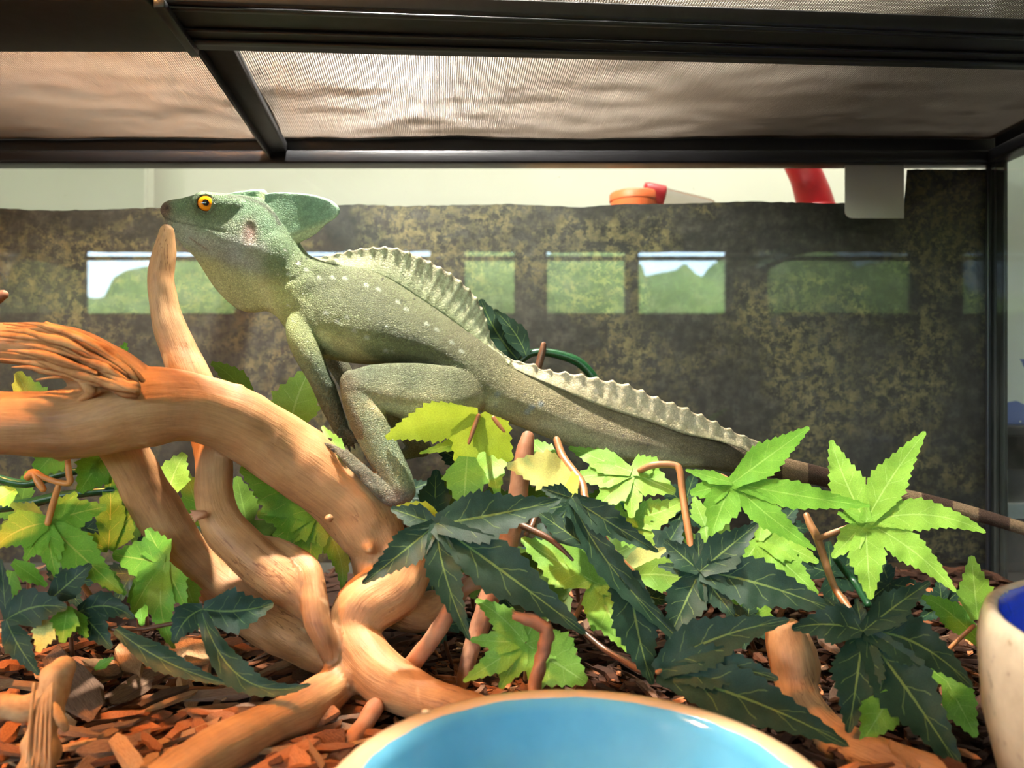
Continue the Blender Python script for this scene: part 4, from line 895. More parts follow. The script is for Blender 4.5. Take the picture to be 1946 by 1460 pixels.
# ------------------------------------------------------------------ artificial plants
LEAF_SEED = [0]
def leaf(parent, center, lobes, Y, mat, tilt=0.75, ky=None, kx=None, fold=.22, droop=.0, name='leaf', teeth=8, dy=0.0):
    LEAF_SEED[0] += 1; rnd = random.Random(LEAF_SEED[0] * 13.7)
    kx = rnd.uniform(-.28, .28) if kx is None else kx
    ky = tilt + rnd.uniform(-.15, .15) if ky is None else ky
    cx, cy = center; vs, fs, uv = [], [], []
    def Yat(x, y, s):
        d = Y + ((cy - y) * ky + (x - cx) * kx) / FPX * Y + droop * s * s
        if y > CY + 20:
            z = H - (y - CY) / FPX * d
            if z < .005: d = (H - .005) * FPX / (y - CY)
        return d
    for li, lb in enumerate(lobes):
        tip, hw = lb[0], lb[1]; ctrl = lb[2] if len(lb) > 2 and lb[2] else ((cx + tip[0]) / 2, (cy + tip[1]) / 2)
        c0 = lb[3] if len(lb) > 3 else center
        n = int(max(6, min(13, math.hypot(tip[0] - c0[0], tip[1] - c0[1]) / 15))); rows = []
        for i in range(2 * n + 1):
            s = i / (2 * n); x = (1 - s) ** 2 * c0[0] + 2 * s * (1 - s) * ctrl[0] + s * s * tip[0]; y = (1 - s) ** 2 * c0[1] + 2 * s * (1 - s) * ctrl[1] + s * s * tip[1]
            tx = 2 * (1 - s) * (ctrl[0] - c0[0]) + 2 * s * (tip[0] - ctrl[0]); ty = 2 * (1 - s) * (ctrl[1] - c0[1]) + 2 * s * (tip[1] - ctrl[1]); L = math.hypot(tx, ty) or 1; tx, ty = tx / L, ty / L
            t_ = s / .44; w = hw * 1.07 * ((.40 + .60 * math.sin(PI / 2 * t_) ** 1.4) if s < .44 else max(0.0, (1 - s) / .56) ** .80 * (1 - .10 * math.sin(PI * (s - .44) / .56)))
            w *= (1.09 if i % 2 else .94); adv = (.5 if i % 2 else 0.0) * 10
            row = []
            for q in (-1, -.5, 0, .5, 1):
                e = abs(q) == 1
                X = x - ty * w * q + (tx * adv if e else 0); Yp = y + tx * w * q + (ty * adv if e else 0)
                lift = fold * w * abs(q) / FPX * Y
                d = Yat(X, Yp, s) - lift * .7 + .0004 * li + .0018 * noise.noise(Vector((X * .03, Yp * .03, LEAF_SEED[0])))
                row.append(len(vs)); vs.append(P(X, Yp, d)); uv.append((s, .5 + .5 * q))
            rows.append(row)
        for a, b in zip(rows, rows[1:]):
            for k in range(4): fs.append((a[k], a[k + 1], b[k + 1], b[k]))
    me = bpy.data.meshes.new(name); me.from_pydata([tuple(v) for v in vs], [], fs); me.update()
    ul = me.uv_layers.new(name='UVMap'); idx = np.empty(len(me.loops), np.int32); me.loops.foreach_get('vertex_index', idx)
    ul.data.foreach_set('uv', np.array(uv, np.float32)[idx].ravel())
    o = link(name, me, M[mat], parent)
    return o
def stem(parent, pts, mat='stem', name='stem', n=8):
    bm = bmesh.new(); tube(bm, pts, n=n, sub=5); return bm_obj(name, bm, M[mat], parent)
def plant(name, label, base, cat='plant'): return empty(name, tuple(base), label, cat)

# --- light green vine on the right
a = plant('light_green_vine', 'light green artificial maple vine with tan stems right of the tail', G(1600, 1200))
leaf(a, (1392, 918), [((1538, 812), 31), ((1302, 893), 12), ((1655, 962), 25, (1535, 948)), ((1551, 1046), 26, (1458, 985)), ((1351, 1022), 34, (1368, 965)), ((1311, 938), 26)], .470, 'gb', kx=.1)
leaf(a, (1645, 993), [((1759, 820), 35, (1690, 905)), ((1579, 836), 33, (1600, 910)), ((1874, 1013), 29, (1767, 955)), ((1817, 1126), 28, (1745, 1040)), ((1655, 1140), 34, (1648, 1070)), ((1581, 1060), 24), ((1592, 975), 13)], .470, 'g', kx=.05)
leaf(a, (1200, 897), [((1080, 850), 22), ((1250, 872), 22), ((1084, 908), 24), ((1128, 972), 27), ((1284, 936), 28), ((1200, 985), 24)], .497, 'g')
leaf(a, (1186, 985), [((1308, 946), 28, (1250, 985)), ((1240, 1042), 36), ((1150, 1010), 24), ((1130, 960), 26)], .485, 'g', ky=.5)
leaf(a, (1127, 1105), [((990, 1023), 42, (1066, 1072)), ((1076, 1012), 28), ((1114, 1032), 24), ((1178, 1127), 17), ((1196, 1240), 38, (1158, 1170)), ((1128, 1200), 20)], .455, 'g')
leaf(a, (1205, 1094), [((1340, 1112), 31, (1270, 1085))], .452, 'g', ky=.4)
leaf(a, (1185, 1078), [((1266, 1043), 22)], .458, 'pale')
leaf(a, (1443, 1028), [((1450, 985), 20), ((1556, 1070), 26, (1500, 1035)), ((1555, 1130), 30, (1495, 1075)), ((1404, 1084), 24), ((1470, 1090), 24)], .500, 'g')
leaf(a, (1060, 885), [((1003, 832), 20)], .53, 'g'); leaf(a, (1180, 942), [((1105, 952), 20)], .51, 'gd')
leaf(a, (1080, 1130), [((972, 1050), 36), ((1030, 1180), 30)], .485, 'gd')
leaf(a, (1340, 1000), [((1318, 945), 18), ((1345, 1040), 20)], .50, 'g'); leaf(a, (1420, 1150), [((1392, 1100), 26), ((1470, 1190), 26)], .50, 'g')
stem(a, [(1217, 894, .494, 6), (1243, 884, .490, 7), (1280, 884, .486, 7), (1292, 895, .483, 7), (1297, 936, .478, 7), (1304, 984, .468, 7), (1315, 1046, .455, 7), (1321, 1070, .447, 5)])
stem(a, [(1533, 980, .492, 6), (1541, 1000, .488, 8), (1554, 1025, .482, 8), (1582, 1108, .464, 7), (1606, 1146, .450, 7), (1632, 1182, .434, 5)])
stem(a, [(1554, 1025, .481, 6), (1580, 1014, .476, 6), (1612, 1002, .472, 5)]); stem(a, [(1350, 908, .49, 5), (1370, 905, .482, 5), (1390, 916, .474, 4)])
stem(a, [(1632, 1182, .434, 5), (1640, 1240, .44, 6), (1630, 1300, .42, 6)])
stem(a, [(1588, 1062, .53, 6), (1606, 1085, .53, 7), (1625, 1108, .525, 7), (1650, 1150, .50, 7)], 'vine', 'vine_stem')
stem(a, [(1091, 1180, .462, 5), (1102, 1155, .460, 5), (1113, 1130, .458, 4)]); stem(a, [(1112, 1204, .440, 6), (1145, 1232, .430, 6), (1185, 1256, .420, 6), (1216, 1275, .408, 6)], 'stem_b')

# --- dark green spray in the centre
a = plant('dark_green_spray', 'dark green artificial spray with pale veins between branch and blue bowl', G(870, 1230))
leaf(a, (829, 996), [((1066, 951), 47, (920, 985)), ((1114, 1206), 47, (975, 1098)), ((893, 1218), 32, (835, 1092)), ((688, 1110), 32, (772, 1045)), ((742, 966), 24)], .418, 'd', ky=.55, kx=.05, fold=.5)
leaf(a, (1086, 946), [((1252, 1050), 28, (1150, 990)), ((1338, 1256), 26, (1140, 1090)), ((1030, 928), 18)], .440, 'd', ky=.35, fold=.7)
leaf(a, (1112, 1036), [((1020, 972), 24)], .452, 'd'); leaf(a, (1196, 1085), [((1240, 1302), 42, (1205, 1200)), ((1180, 1180), 30)], .425, 'd', ky=.4)
leaf(a, (825, 985), [((829, 892), 29), ((800, 930), 20)], .480, 'd')
leaf(a, (880, 880), [((830, 850), 18)], .520, 'd')
stem(a, [(1058, 836, .500, 7), (1071, 871, .490, 8), (1104, 915, .470, 8), (1112, 948, .458, 8), (1124, 966, .452, 8), (1142, 1014, .452, 8), (1165, 1050, .450, 8), (1209, 1098, .444, 7), (1232, 1140, .436, 5)])
stem(a, [(1076, 902, .476, 5), (1090, 908, .472, 5), (1104, 915, .470, 6)])
stem(a, [(994, 1000, .470, 7), (1040, 1022, .462, 6), (1066, 1042, .458, 5), (1088, 1064, .455, 3)], 'stem_b', 'brown_stem'); stem(a, [(1016, 985, .475, 6), (1010, 1002, .470, 6), (1000, 1015, .468, 5)], 'stem_b', 'brown_stem')

# --- dark green vine on the right
a = plant('dark_green_vine', 'dark green artificial vine with large leaves around the root stump', G(1500, 1300))
leaf(a, (1330, 1086), [((1441, 995), 36, (1378, 1045)), ((1262, 1026), 25), ((1326, 1012), 18), ((1596, 1166), 44, (1445, 1100)), ((1395, 1172), 28, (1360, 1125)), ((1268, 1220), 38, (1300, 1150)), ((1250, 1075), 14)], .432, 'd', ky=.5, fold=.4)
leaf(a, (1250, 1278), [((1502, 1178), 46, (1330, 1205)), ((1615, 1420), 50, (1430, 1318)), ((1480, 1292), 40, (1370, 1250))], .388, 'd', ky=.45, fold=.35)
leaf(a, (1640, 1200), [((1768, 1106), 32, (1706, 1146)), ((1504, 1195), 35, (1576, 1176)), ((1627, 1138), 16), ((1566, 1135), 18), ((1849, 1308), 44, (1745, 1196)), ((1832, 1474), 54, (1735, 1318)), ((1612, 1394), 48, (1630, 1290))], .388, 'd', ky=.5, kx=-.12, fold=.4)
stem(a, [(1250, 1278, .387, 5), (1275, 1262, .392, 5), (1310, 1235, .398, 4)]); stem(a, [(1640, 1200, .392, 5), (1638, 1240, .40, 5), (1625, 1320, .40, 5)])

# --- yellow-green sprig under the lizard's hip
a = plant('lime_sprig', 'yellow-green artificial sprig seen from below under the hip of the lizard', G(930, 1080))
leaf(a, (909, 790), [((733, 833), 36, (800, 800)), ((870, 898), 35, (888, 840)), ((972, 876), 38, (938, 835))], .455, 'lime', ky=-.35, kx=.1, fold=.2, teeth=9)
leaf(a, (888, 868), [((880, 968), 40)], .452, 'gb', ky=.3); leaf(a, (925, 828), [((946, 942), 28), ((796, 862), 13), ((890, 905), 18)], .482, 'g')
leaf(a, (1080, 912), [((962, 886), 36, (1030, 885))], .450, 'pale', ky=.3, fold=.15); leaf(a, (1090, 945), [((1062, 880), 22)], .455, 'lime')
leaf(a, (838, 996), [((752, 965), 18, (800, 960))], .432, 'lime', ky=.4)
leaf(a, (905, 985), [((830, 900), 22)], .520, 'gd'); leaf(a, (960, 970), [((1050, 930), 30), ((925, 930), 26)], .515, 'gd')
stem(a, [(909, 790, .4535, 4), (900, 816, .4525, 4.5), (891, 842, .452, 3)]); stem(a, [(938, 794, .4535, 4), (948, 808, .4525, 4), (958, 820, .452, 2.5)])
stem(a, [(909, 790, .456, 4), (930, 850, .49, 5), (945, 930, .50, 5), (935, 1020, .50, 5), (930, 1076, .50, 5)])

# --- light green leaves low in the shade behind the blue bowl
a = plant('low_green_leaves', 'light green artificial leaf cluster low in shade behind the blue bowl', G(997, 1280))
leaf(a, (997, 1222), [((903, 1140), 25, (955, 1165)), ((893, 1216), 22), ((880, 1296), 24), ((950, 1310), 24), ((1115, 1298), 56), ((1092, 1226), 32), ((1016, 1180), 24)], .404, 'g', ky=.6)
stem(a, [(997, 1222, .406, 4), (1000, 1260, .41, 4), (998, 1290, .41, 4)])

# --- small light green plant by the right crock
a = plant('corner_green_plant', 'light green artificial plant squeezed beside the cream crock', G(1790, 1250))
leaf(a, (1858, 1178), [((1846, 1056), 32)], .450, 'g'); leaf(a, (1866, 1225), [((1752, 1134), 24, (1800, 1150))], .450, 'gb')
leaf(a, (1700, 1318), [((1664, 1292), 22), ((1712, 1258), 24)], .405, 'g'); leaf(a, (1696, 1318), [((1638, 1412), 38)], .372, 'g', ky=.2)
leaf(a, (1800, 1296), [((1856, 1402), 32), ((1850, 1318), 24), ((1740, 1250), 22)], .405, 'gb')
stem(a, [(1790, 1290, .41, 4), (1800, 1240, .44, 4), (1850, 1190, .45, 4)]); stem(a, [(1700, 1318, .40, 4), (1740, 1320, .40, 4), (1795, 1297, .41, 4)])

# --- leaves behind the branch, below the lizard
a = plant('middle_green_vine', 'light green artificial vine between the legs of the driftwood branch', G(560, 1130))
leaf(a, (594, 975), [((456, 890), 50, (520, 915)), ((488, 978), 34), ((520, 1024), 34), ((588, 1086), 30), ((650, 1122), 24, (660, 1040)), ((540, 1060), 30)], .500, 'gy', ky=.35)
leaf(a, (655, 872), [((612, 810), 15)], .452, 'gb'); leaf(a, (548, 820), [((592, 696), 44, (560, 755))], .505, 'g', ky=.2)
leaf(a, (486, 775), [((401, 690), 22, (440, 705))], .49, 'gd'); leaf(a, (225, 695), [((239, 652), 14)], .47, 'gb')
leaf(a, (318, 945), [((352, 862), 30, (330, 890))], .475, 'g'); leaf(a, (385, 995), [((352, 895), 28), ((330, 960), 20)], .505, 'gy')
leaf(a, (470, 1000), [((450, 905), 30), ((500, 1060), 36), ((580, 1060), 36)], .53, 'gd')
stem(a, [(594, 975, .502, 4), (590, 1040, .51, 4), (565, 1110, .51, 4)]); stem(a, [(318, 945, .477, 4), (330, 1000, .49, 4), (360, 1050, .49, 4)])

# --- left light green vine
a = plant('left_green_vine', 'light green artificial vine with yellow lamplight painted in, under the branch at the left', G(180, 1160))
leaf(a, (91, 994), [((-12, 1042), 34, (30, 1000)), ((108, 1098), 26, (92, 1045)), ((46, 1066), 22), ((233, 1128), 37, (150, 1055)), ((204, 964), 28, (150, 970)), ((146, 936), 22)], .420, 'gy', ky=.7, kx=.1)
leaf(a, (313, 1070), [((332, 1234), 25, (290, 1165)), ((354, 1157), 24), ((250, 1170), 26, (275, 1110)), ((213, 1054), 38), ((280, 1004), 28), ((300, 1150), 18)], .425, 'gy', ky=.6)
leaf(a, (206, 1044), [((210, 896), 27, (212, 965)), ((138, 1016), 18), ((260, 964), 26, (232, 1000))], .438, 'gy', ky=.5)
leaf(a, (120, 842), [((12, 848), 24), ((62, 908), 32), ((110, 880), 24)], .432, 'gb', ky=-.2); leaf(a, (195, 868), [((150, 936), 34), ((205, 920), 28)], .450, 'gb', ky=-.2)
leaf(a, (75, 795), [((33, 706), 36, (50, 750))], .47, 'gy', ky=.2); leaf(a, (138, 775), [((200, 742), 18, (165, 742))], .455, 'gd')
leaf(a, (82, 988), [((20, 958), 20), ((-10, 1008), 24)], .440, 'gd'); leaf(a, (128, 1152), [((118, 1222), 26)], .392, 'gb')
leaf(a, (22, 1085), [((10, 1150), 22)], .410, 'gb'); leaf(a, (24, 1068), [((90, 1114), 18)], .413, 'gb'); leaf(a, (92, 1178), [((72, 1240), 22)], .388, 'pale'); leaf(a, (135, 1160), [((166, 1212), 18)], .400, 'gb')
leaf(a, (180, 1080), [((240, 1130), 18)], .45, 'gb'); leaf(a, (262, 1100), [((270, 1190), 22)], .45, 'gb'); leaf(a, (30, 930), [((-20, 960), 20)], .46, 'gy'); leaf(a, (180, 1272), [((215, 1250), 9)], .43, 'gb')
leaf(a, (350, 1100), [((372, 1160), 22)], .445, 'g')
stem(a, [(128, 868, .425, 5), (131, 900, .425, 6), (132, 918, .425, 6), (108, 916, .425, 5.5), (84, 908, .425, 6), (64, 900, .425, 9), (54, 906, .425, 8)], 'stem_o', 'orange_stem')
stem(a, [(112, 920, .426, 5), (106, 940, .424, 6), (96, 975, .420, 6.5), (91, 994, .418, 6)], 'stem_o', 'orange_stem')
stem(a, [(64, 900, .424, 5), (74, 918, .423, 7), (82, 930, .423, 6)], 'stem_o', 'orange_stem')
stem(a, [(-20, 968, .455, 9), (50, 958, .455, 10), (110, 944, .455, 9), (190, 934, .455, 8), (260, 930, .46, 7)], 'vine', 'vine_stem'); stem(a, [(-20, 905, .462, 8), (50, 920, .462, 8), (120, 900, .462, 7), (200, 890, .465, 6)], 'vine', 'vine_stem')
stem(a, [(91, 994, .424, 4), (120, 1060, .435, 5), (170, 1130, .44, 5), (190, 1170, .44, 5)]); stem(a, [(313, 1070, .43, 4), (290, 1120, .44, 4), (250, 1170, .44, 4)])

# --- dark leaves lower left
a = plant('left_dark_vine', 'dark green artificial vine with folded leaves lying on the bark at the left', G(250, 1230))
leaf(a, (386, 1158), [((520, 1146), 40, (455, 1170)), ((330, 1224), 28, (345, 1170))], .398, 'd', ky=.4, fold=.45)
leaf(a, (384, 1165), [((592, 1300), 27, (440, 1350))], .392, 'd', ky=.5, fold=.6)
leaf(a, (150, 1163), [((255, 1176), 26, (205, 1135)), ((212, 1234), 28, (180, 1190))], .398, 'd', ky=.4); leaf(a, (220, 1196), [((440, 1302), 24, (310, 1270))], .390, 'd', ky=.45, fold=.55)
leaf(a, (12, 1178), [((128, 1156), 36, (66, 1140)), ((2, 1062), 14), ((76, 1284), 26, (30, 1230))], .385, 'd', ky=.35); leaf(a, (92, 1142), [((174, 1072), 27)], .400, 'd', ky=.2)
leaf(a, (376, 1150), [((398, 1212), 14)], .402, 'gb')
stem(a, [(386, 1158, .400, 4), (350, 1180, .405, 4), (222, 1198, .395, 4), (150, 1163, .402, 4), (60, 1160, .40, 4), (12, 1178, .39, 4)], 'stem_b')

# --- added dark leaves standing in for the black shade between the plants
a = plant('back_shade_filler', 'added dark green artificial vine standing in for deep shade under the tail', G(1100, 1110))
for x, y, Y, s, mt in ((700, 1010, .57, 80, 'd'), (820, 1090, .56, 90, 'd'), (930, 1060, .56, 90, 'gd'), (1040, 1070, .57, 90, 'd'), (1150, 1060, .57, 90, 'gd'), (1260, 1050, .57, 90, 'd'), (1370, 1060, .57, 90, 'gd'), (1480, 1080, .58, 80, 'd'), (1580, 1090, .60, 80, 'd'), (1690, 1110, .60, 70, 'd'),
                       (1300, 960, .60, 70, 'd'), (1080, 960, .60, 70, 'd'), (760, 940, .60, 70, 'd'), (1480, 1000, .61, 60, 'd'), (880, 1000, .585, 70, 'd'), (1210, 1130, .51, 70, 'd'), (1420, 1180, .49, 60, 'd'), (840, 1190, .47, 60, 'd'), (960, 1140, .50, 60, 'd'), (1790, 1150, .57, 60, 'd')):
    q = random.Random(x * 7 + y); an = q.uniform(0, 6.28)
    leaf(a, (x, y), [((x + s * math.cos(an + t) * q.uniform(.8, 1.1), y + s * math.sin(an + t) * q.uniform(.7, 1.0)), s * .27) for t in (0, 1.05, 2.1, -1.05, -2.1)], Y, mt, ky=.6)
    stem(a, [(x, y, Y + .003, 3.5), (x + 8, y + 40, Y + .012, 4), (x + 20, CY + (H + .004) / (Y + .02) * FPX, Y + .02, 4)], 'stem_b')
a = plant('left_shade_filler', 'added dark green artificial vine standing in for shade behind the left branch legs', G(160, 1010))  # more filler leaves, dark in place of the shade at the left
for x, y, Y, s, mt in ((40, 960, .53, 70, 'gd'), (150, 1000, .53, 80, 'd'), (260, 960, .54, 80, 'gd'), (330, 1010, .54, 70, 'd'), (420, 960, .56, 70, 'd'), (250, 1090, .49, 70, 'd'), (120, 1110, .47, 60, 'd'), (640, 960, .56, 80, 'gd'), (560, 880, .57, 70, 'd')):
    q = random.Random(x * 5 + y); an = q.uniform(0, 6.28)
    leaf(a, (x, y), [((x + s * math.cos(an + t) * q.uniform(.8, 1.1), y + s * math.sin(an + t) * q.uniform(.7, 1.0)), s * .27) for t in (0, 1.05, 2.1, -1.05, -2.1)], Y, mt, ky=.6)
    stem(a, [(x, y, Y + .003, 3.5), (x + 8, y + 40, Y + .012, 4), (x + 20, CY + (H + .004) / (Y + .02) * FPX, Y + .02, 4)], 'stem_b')

# --- far dark leaf and vine against the back glass
a = plant('back_vine', 'dark green plastic vine with one grey-green leaf behind the lizard', G(1040, 1000))
leaf(a, (990, 690), [((913, 568), 34, (940, 640))], .600, 'd', ky=.1); leaf(a, (1000, 676), [((938, 588), 20, (985, 630))], .596, 'd', ky=.1)
stem(a, [(985, 690, .600, 6), (1010, 672, .600, 7), (1040, 670, .600, 8), (1084, 681, .600, 9), (1110, 697, .600, 9), (1135, 730, .600, 9), (1170, 800, .60, 8), (1190, 900, .60, 8), (1180, 1000, .60, 8)], 'vine', 'vine_stem')
stem(a, [(1033, 655, .597, 5), (1029, 675, .597, 7), (1022, 700, .597, 7)], 'stem_b', 'brown_peg')

# ------------------------------------------------------------------ pottery
def glaze(name, c1, c2, rough=.12, scale=14):
    k = N(name); k.set(Roughness=rough); k.b.inputs['Coat Weight'].default_value = .4
    v = k.coord(); k.color(k.ramp(k.noise(v, scale, 5, .6), [(0.3, c1), (0.7, c2)])); k.bump(k.noise(v, 90, 3), .05, .0008); return k.m
M['blue'] = glaze('sky_blue_glaze', C(76, 146, 178), C(96, 166, 194)); M['rim'] = glaze('cream_stoneware', C(184, 152, 116), C(198, 168, 130), .3)
M['navy'] = glaze('cobalt_blue_glaze', C(30, 52, 150), C(44, 72, 186), .1)
ks = N('speckled_cream_stoneware'); ks.set(Roughness=.32); v = ks.coord()
sp_ = ks.ramp(ks.noise(v, 140, 3, .6), [(0.30, C(90, 76, 64)), (0.37, C(156, 144, 124)), (0.7, C(170, 158, 138))]); st_ = ks.ramp(ks.noise(v, 26, 4, .65), [(0.28, (.62, .56, .5, 1)), (0.44, (1, 1, 1, 1))])
ks.color(ks.mix(1.0, sp_, st_, 'MULTIPLY')); M['crock'] = ks.m
def bowl(label, c, R, h, wall, depth, mi, mo, belly=0.0, name='bowl'):
    e = empty(name, (c[0], c[1], .0), label, 'bowl'); n = 96
    prof = [(R * .62, -.004), (R * .80, 0.0), (R * .93, h * .18), (R * (.98 + belly), h * .5), (R * (1 + belly), h * .82), (R, h * .93), (R - wall * .22, h * .985), (R - wall * .5, h)]
    inner = [(R - wall * .5, h), (R - wall * .82, h * .988), (R - wall, h * .96), (R - wall * 1.12, h * .90)]
    bm = bmesh.new(); lathe(bm, prof + inner[1:], n, (c[0], c[1], 0)); bm_obj('outside', bm, mo, e)
    g = inner[-1]
    gl = []; r0 = R - wall * .84
    for r, z in ((R - wall * .90, h * .981), (R - wall * 1.05, h * .956), (R - wall * 1.20, h * .89), (R - wall * 1.42, h * .70), (R * .62, h - depth * .85), (R * .4, h - depth * .97), (.0006, h - depth)): gl.append((r, z + .0004))
    bm = bmesh.new(); rr = []
    for i, (r, z) in enumerate(gl):
        ring = []
        for k in range(n):
            th = 2 * PI * k / n; w = (.0016 * noise.noise(Vector((math.cos(th) * 5, math.sin(th) * 5, R))) + .0007 * noise.noise(Vector((math.cos(th) * 22, math.sin(th) * 22, R)))) if i == 0 else 0
            ring.append(Vector((c[0] + (r + w) * math.cos(th), c[1] + (r + w) * math.sin(th), z)))
        rr.append(ring)
    rings(bm, rr, cap=False); bm_obj('glaze', bm, mi, e); return e
big = bowl('large bowl with sky-blue glaze inside and cream rim in front', (.0212, .2384), .0828, .050, .0125, .036, M['blue'], M['rim'])
crk = bowl('tall cream crock with cobalt blue inside at the right edge', (.2790, .2713), 0.0985, .085, .0074, .055, M['navy'], M['crock'], .012, 'crock')
bm = bmesh.new()
for px_, py_, r in ((809, 1352, .0011),): 
    p = P(px_, py_, (H - .0505) * FPX / (py_ - CY)); ball(bm, p, (r * 1.6, r, r * .5), 12, 8)
bm_obj('rim_highlight_blob', bm, M['rim_glint'], big)  # pale blob put where the bowl rim has a small highlight

# ------------------------------------------------------------------ bark bedding
M['soil'] = chip_mat('dark_soil', C(22, 14, 10), C(44, 28, 19), C(70, 46, 32))
def ground_z(x, y): return .004 * noise.noise(Vector((x * 18, y * 18, 0)))
vs, fs = [], []; nx, ny = 90, 50
for j in range(ny + 1):
    for i in range(nx + 1):
        x = XL + .002 + (XR - XL - .004) * i / nx; y = YF + .01 + (YB - YF - .013) * j / ny; vs.append((x, y, -.006 + ground_z(x, y)))
for j in range(ny):
    for i in range(nx): q = j * (nx + 1) + i; fs.append((q, q + 1, q + nx + 2, q + nx + 1))
n0 = len(vs); vs += [(XL + .002, YF + .01, TZ + .007), (XR - .002, YF + .01, TZ + .007), (XR - .002, YB - .003, TZ + .007), (XL + .002, YB - .003, TZ + .007)]; fs.append((n0, n0 + 3, n0 + 2, n0 + 1))
soil = tag(py_obj('bark_bedding', vs, fs, M['soil']), 'loose dark bark bedding covering the floor of the terrarium', 'bedding', kind='stuff')
def chip_mesh(name, seed):
    rnd = random.Random(seed); vs = []; n = 5; skew = rnd.uniform(-.35, .35); bend = rnd.uniform(-.5, .5)
    for i in range(n):
        u = i / (n - 1); e_ = min(u, 1 - u); w = .5 * min(1, rnd.uniform(.25, .7) + 2.2 * e_) * rnd.uniform(.8, 1.15); h = .5 * min(1, .45 + 2 * e_) * rnd.uniform(.7, 1.1); sk = bend * (u - .5) ** 2 * 2 + rnd.uniform(-.08, .08)
        for q, (y, z) in enumerate(((-w, -h * .8), (w, -h), (w * rnd.uniform(.6, 1), h), (-w * rnd.uniform(.5, 1), h * rnd.uniform(.5, 1)))):
            vs.append((u - .5 + (skew * .22 * (1 if q in (1, 2) else -1)) + rnd.uniform(-.03, .03), y + sk, z))
    fs = []
    for i in range(n - 1):
        for k in range(4): fs.append((4 * i + k, 4 * i + (k + 1) % 4, 4 * i + 4 + (k + 1) % 4, 4 * i + 4 + k))
    fs += [(3, 2, 1, 0), (4 * n - 4, 4 * n - 3, 4 * n - 2, 4 * n - 1)]
    return vs, fs
protos = [chip_mesh('c', 100 + i) for i in range(8)]
rnd = random.Random(21)
def xf(vs, loc, rz, tx, ty, L, Wd, T):
    m = Matrix.Translation(loc) @ Matrix.Rotation(rz, 4, 'Z') @ Matrix.Rotation(ty, 4, 'Y') @ Matrix.Rotation(tx, 4, 'X') @ Matrix.Diagonal((L, Wd, T, 1)); return [m @ Vector(v) for v in vs]
def inside_pot(x, y): return math.hypot(x - .0212, y - .2384) < .088 or math.hypot(x - .279, y - .2713) < .108
M['chip_shade_tone'] = chip_mat('bark_shade_colour', C(34, 22, 16), C(62, 40, 28), C(100, 66, 46))  # dark bark with the shade of the back and right put into its colour
stuffs = {'chip_red': ([], []), 'chip_dark': ([], []), 'chip_grey': ([], []), 'chip_tan': ([], [])}
for i in range(8600):
    if i < 2600: x, y = rnd.uniform(-.46, .02), rnd.uniform(.20, .56)
    else: x, y = rnd.uniform(-.05 if i % 4 else XL + .02, XR - .02), rnd.uniform(.16, YB - .012)
    if inside_pot(x, y): continue
    L = rnd.uniform(.006, .020) * (1.25 if x > .02 else 1); v_, f_ = protos[i % 8]
    mk = rnd.choices(list(stuffs), (4, 3.4, 1.4, .8) if x < .02 and y < .52 else (.25, 5, .2, .04))[0]; V, F = stuffs[mk]; n0 = len(V)  # back and right get nearly all dark crumbs, as painted-in shade
    V += xf(v_, (x, y, ground_z(x, y) + rnd.uniform(-.006, .001)), rnd.uniform(0, PI), rnd.uniform(-.5, .5), rnd.uniform(-.35, .35), L, L * rnd.uniform(.14, .4), L * rnd.uniform(.08, .2)); F += [tuple(q + n0 for q in f) for f in f_]
for mk, lab in (('chip_red', 'fine reddish bark crumbs filling the bedding'), ('chip_dark', 'fine dark bark crumbs, darkened further for shade, filling the bedding'), ('chip_grey', 'fine grey-brown bark crumbs filling the bedding'), ('chip_tan', 'fine pale wood crumbs filling the bedding')):
    V, F = stuffs[mk]; tag(py_obj('bark_crumbs', V, F, M['chip_shade_tone' if mk == 'chip_dark' else mk], smooth=False), lab, 'bark', kind='stuff')
# separate chips
GR = {'chip_red': ('reddish brown bark chip lying loose on the bedding', 'reddish bark chips'), 'chip_tan': ('pale tan wood chip lying loose on the bedding', 'pale tan wood chips'), 'chip_grey': ('grey-brown weathered bark chip lying loose on the bedding', 'grey-brown bark chips'), 'chip_dark': ('dark brown bark chip lying loose on the bedding', 'dark bark chips')}
shared = {}
def chip(mk, loc, rz, tx, ty, L, Wd, T, seed, label=None):
    key = (mk, seed % 8)
    if key not in shared:
        v_, f_ = protos[seed % 8]; me = bpy.data.meshes.new('wood_chip'); me.from_pydata(v_, [], f_); me.materials.append(M[mk]); me.update(); shared[key] = me
    o = bpy.data.objects.new('wood_chip', shared[key]); COL.objects.link(o); o.location = loc; o.scale = (L, Wd, T)
    o.rotation_euler = (Matrix.Rotation(rz, 3, 'Z') @ Matrix.Rotation(ty, 3, 'Y') @ Matrix.Rotation(tx, 3, 'X')).to_euler()
    tag(o, label or GR[mk][0], 'chip', None if label else GR[mk][1]); return o
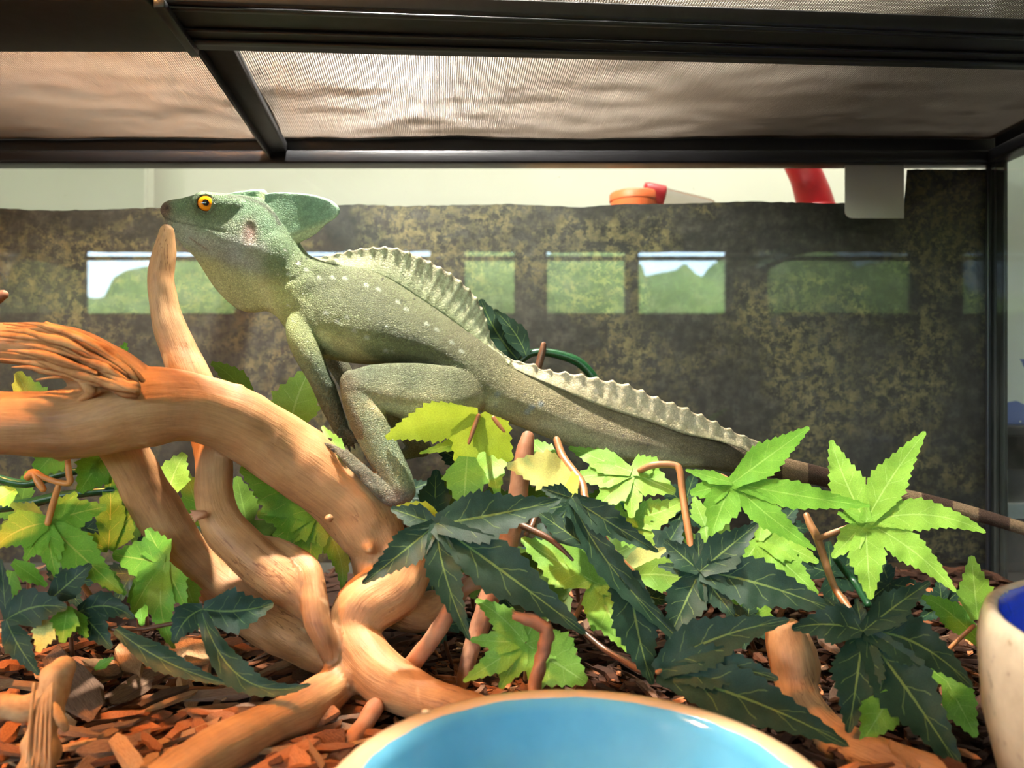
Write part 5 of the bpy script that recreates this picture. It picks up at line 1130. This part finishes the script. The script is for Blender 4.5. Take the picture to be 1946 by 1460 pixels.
hand = [('chip_grey', (100, 1240), (182, 1350), 21, 'broad grey-brown wood slab leaning behind the pale splintered stick', .016), ('chip_grey', (268, 1338), (352, 1305), 8, None, .012), ('chip_tan', (277, 1352), (370, 1315), 5, None, .013), ('chip_grey', (210, 1326), (310, 1277), 18, None, .010),
        ('chip_grey', (183, 1284), (240, 1272), 14, None, .010), ('chip_red', (232, 1366), (320, 1360), 10, None, .010), ('chip_tan', (190, 1405), (236, 1376), 8, None, .012), ('chip_tan', (217, 1402), (263, 1464), 12, 'flat pale tan wood chip near the bottom edge at the left', .014),
        ('chip_tan', (272, 1459), (294, 1433), 7, None, .012), ('chip_tan', (286, 1456), (366, 1411), 7, 'long thin whitish splinter beside the driftwood at the bottom', .012), ('chip_red', (268, 1396), (304, 1424), 6, None, .012), ('chip_red', (378, 1365), (385, 1408), 10, None, .012),
        ('chip_tan', (232, 1222), (254, 1284), 12, None, .014), ('chip_red', (392, 1366), (447, 1370), 14, None, .011), ('chip_red', (357, 1354), (418, 1357), 8, None, .011), ('chip_tan', (577, 1406), (614, 1457), 5, 'thin pale stick end under the driftwood beside the bowl', .012), ('chip_red', (554, 1424), (584, 1464), 12, None, .011),
        ('chip_dark', (613, 1392), (655, 1418), 16, None, .010), ('chip_tan', (1690, 1411), (1742, 1459), 8, 'pale tan splinter at the bottom right below the leaves', .012), ('chip_red', (0, 1408), (33, 1376), 12, None, .010), ('chip_red', (-14, 1216), (26, 1212), 24, 'rounded pinkish bark chunk at the left edge under the dark leaf', .03),
        ('chip_red', (-14, 1270), (40, 1262), 11, None, .02), ('chip_red', (425, 1355), (500, 1350), 9, None, .011), ('chip_grey', (350, 1325), (470, 1318), 10, None, .009), ('chip_red', (440, 1370), (470, 1392), 12, None, .011), ('chip_red', (320, 1400), (372, 1370), 9, None, .011), ('chip_tan', (370, 1262), (388, 1232), 20, None, .008), ('chip_tan', (340, 1215), (392, 1250), 22, None, .010)]
for i, (mk, a, b_, hw, lab, z) in enumerate(hand):
    A = G(*a, z); B = G(*b_, z * .8); d = B - A; c = (A + B) / 2; sc = c.y / FPX
    chip(mk, c, math.atan2(d.y, d.x), .25, -math.atan2(d.z, math.hypot(d.x, d.y)), d.length * 1.05, hw * 2 * sc * 1.5, .0035 if hw > 8 else .0025, i, lab)
cnt = 0
for i in range(900):
    px_, py_ = rnd.uniform(-30, 760), rnd.uniform(1185, 1480)
    if cnt > 235: break
    p = G(px_, py_, .003)
    if inside_pot(p.x, p.y): continue
    mk = rnd.choices(list(stuffs), (4.2, 1.4, 2.2, 2.0))[0]; L = rnd.uniform(.014, .038)
    chip(mk, (p.x, p.y, ground_z(p.x, p.y) + rnd.uniform(.001, .008)), rnd.gauss(.35, .7), rnd.uniform(-.6, .6), rnd.uniform(-.28, .28), L, L * rnd.uniform(.12, .34), L * rnd.uniform(.06, .13), rnd.randrange(8)); cnt += 1
for i in range(60):
    px_, py_ = rnd.uniform(1250, 1900), rnd.uniform(1120, 1475); p = G(px_, py_, .003)
    if inside_pot(p.x, p.y): continue
    mk = rnd.choices(list(stuffs), (.8, 6, .8, .3))[0]; L = rnd.uniform(.012, .028)  # mostly dark chips, putting the right-hand shade into their colour
    chip(mk, (p.x, p.y, ground_z(p.x, p.y) + rnd.uniform(.001, .006)), rnd.uniform(0, PI), rnd.uniform(-.4, .4), rnd.uniform(-.2, .2), L, L * rnd.uniform(.2, .45), L * rnd.uniform(.08, .15), rnd.randrange(8))
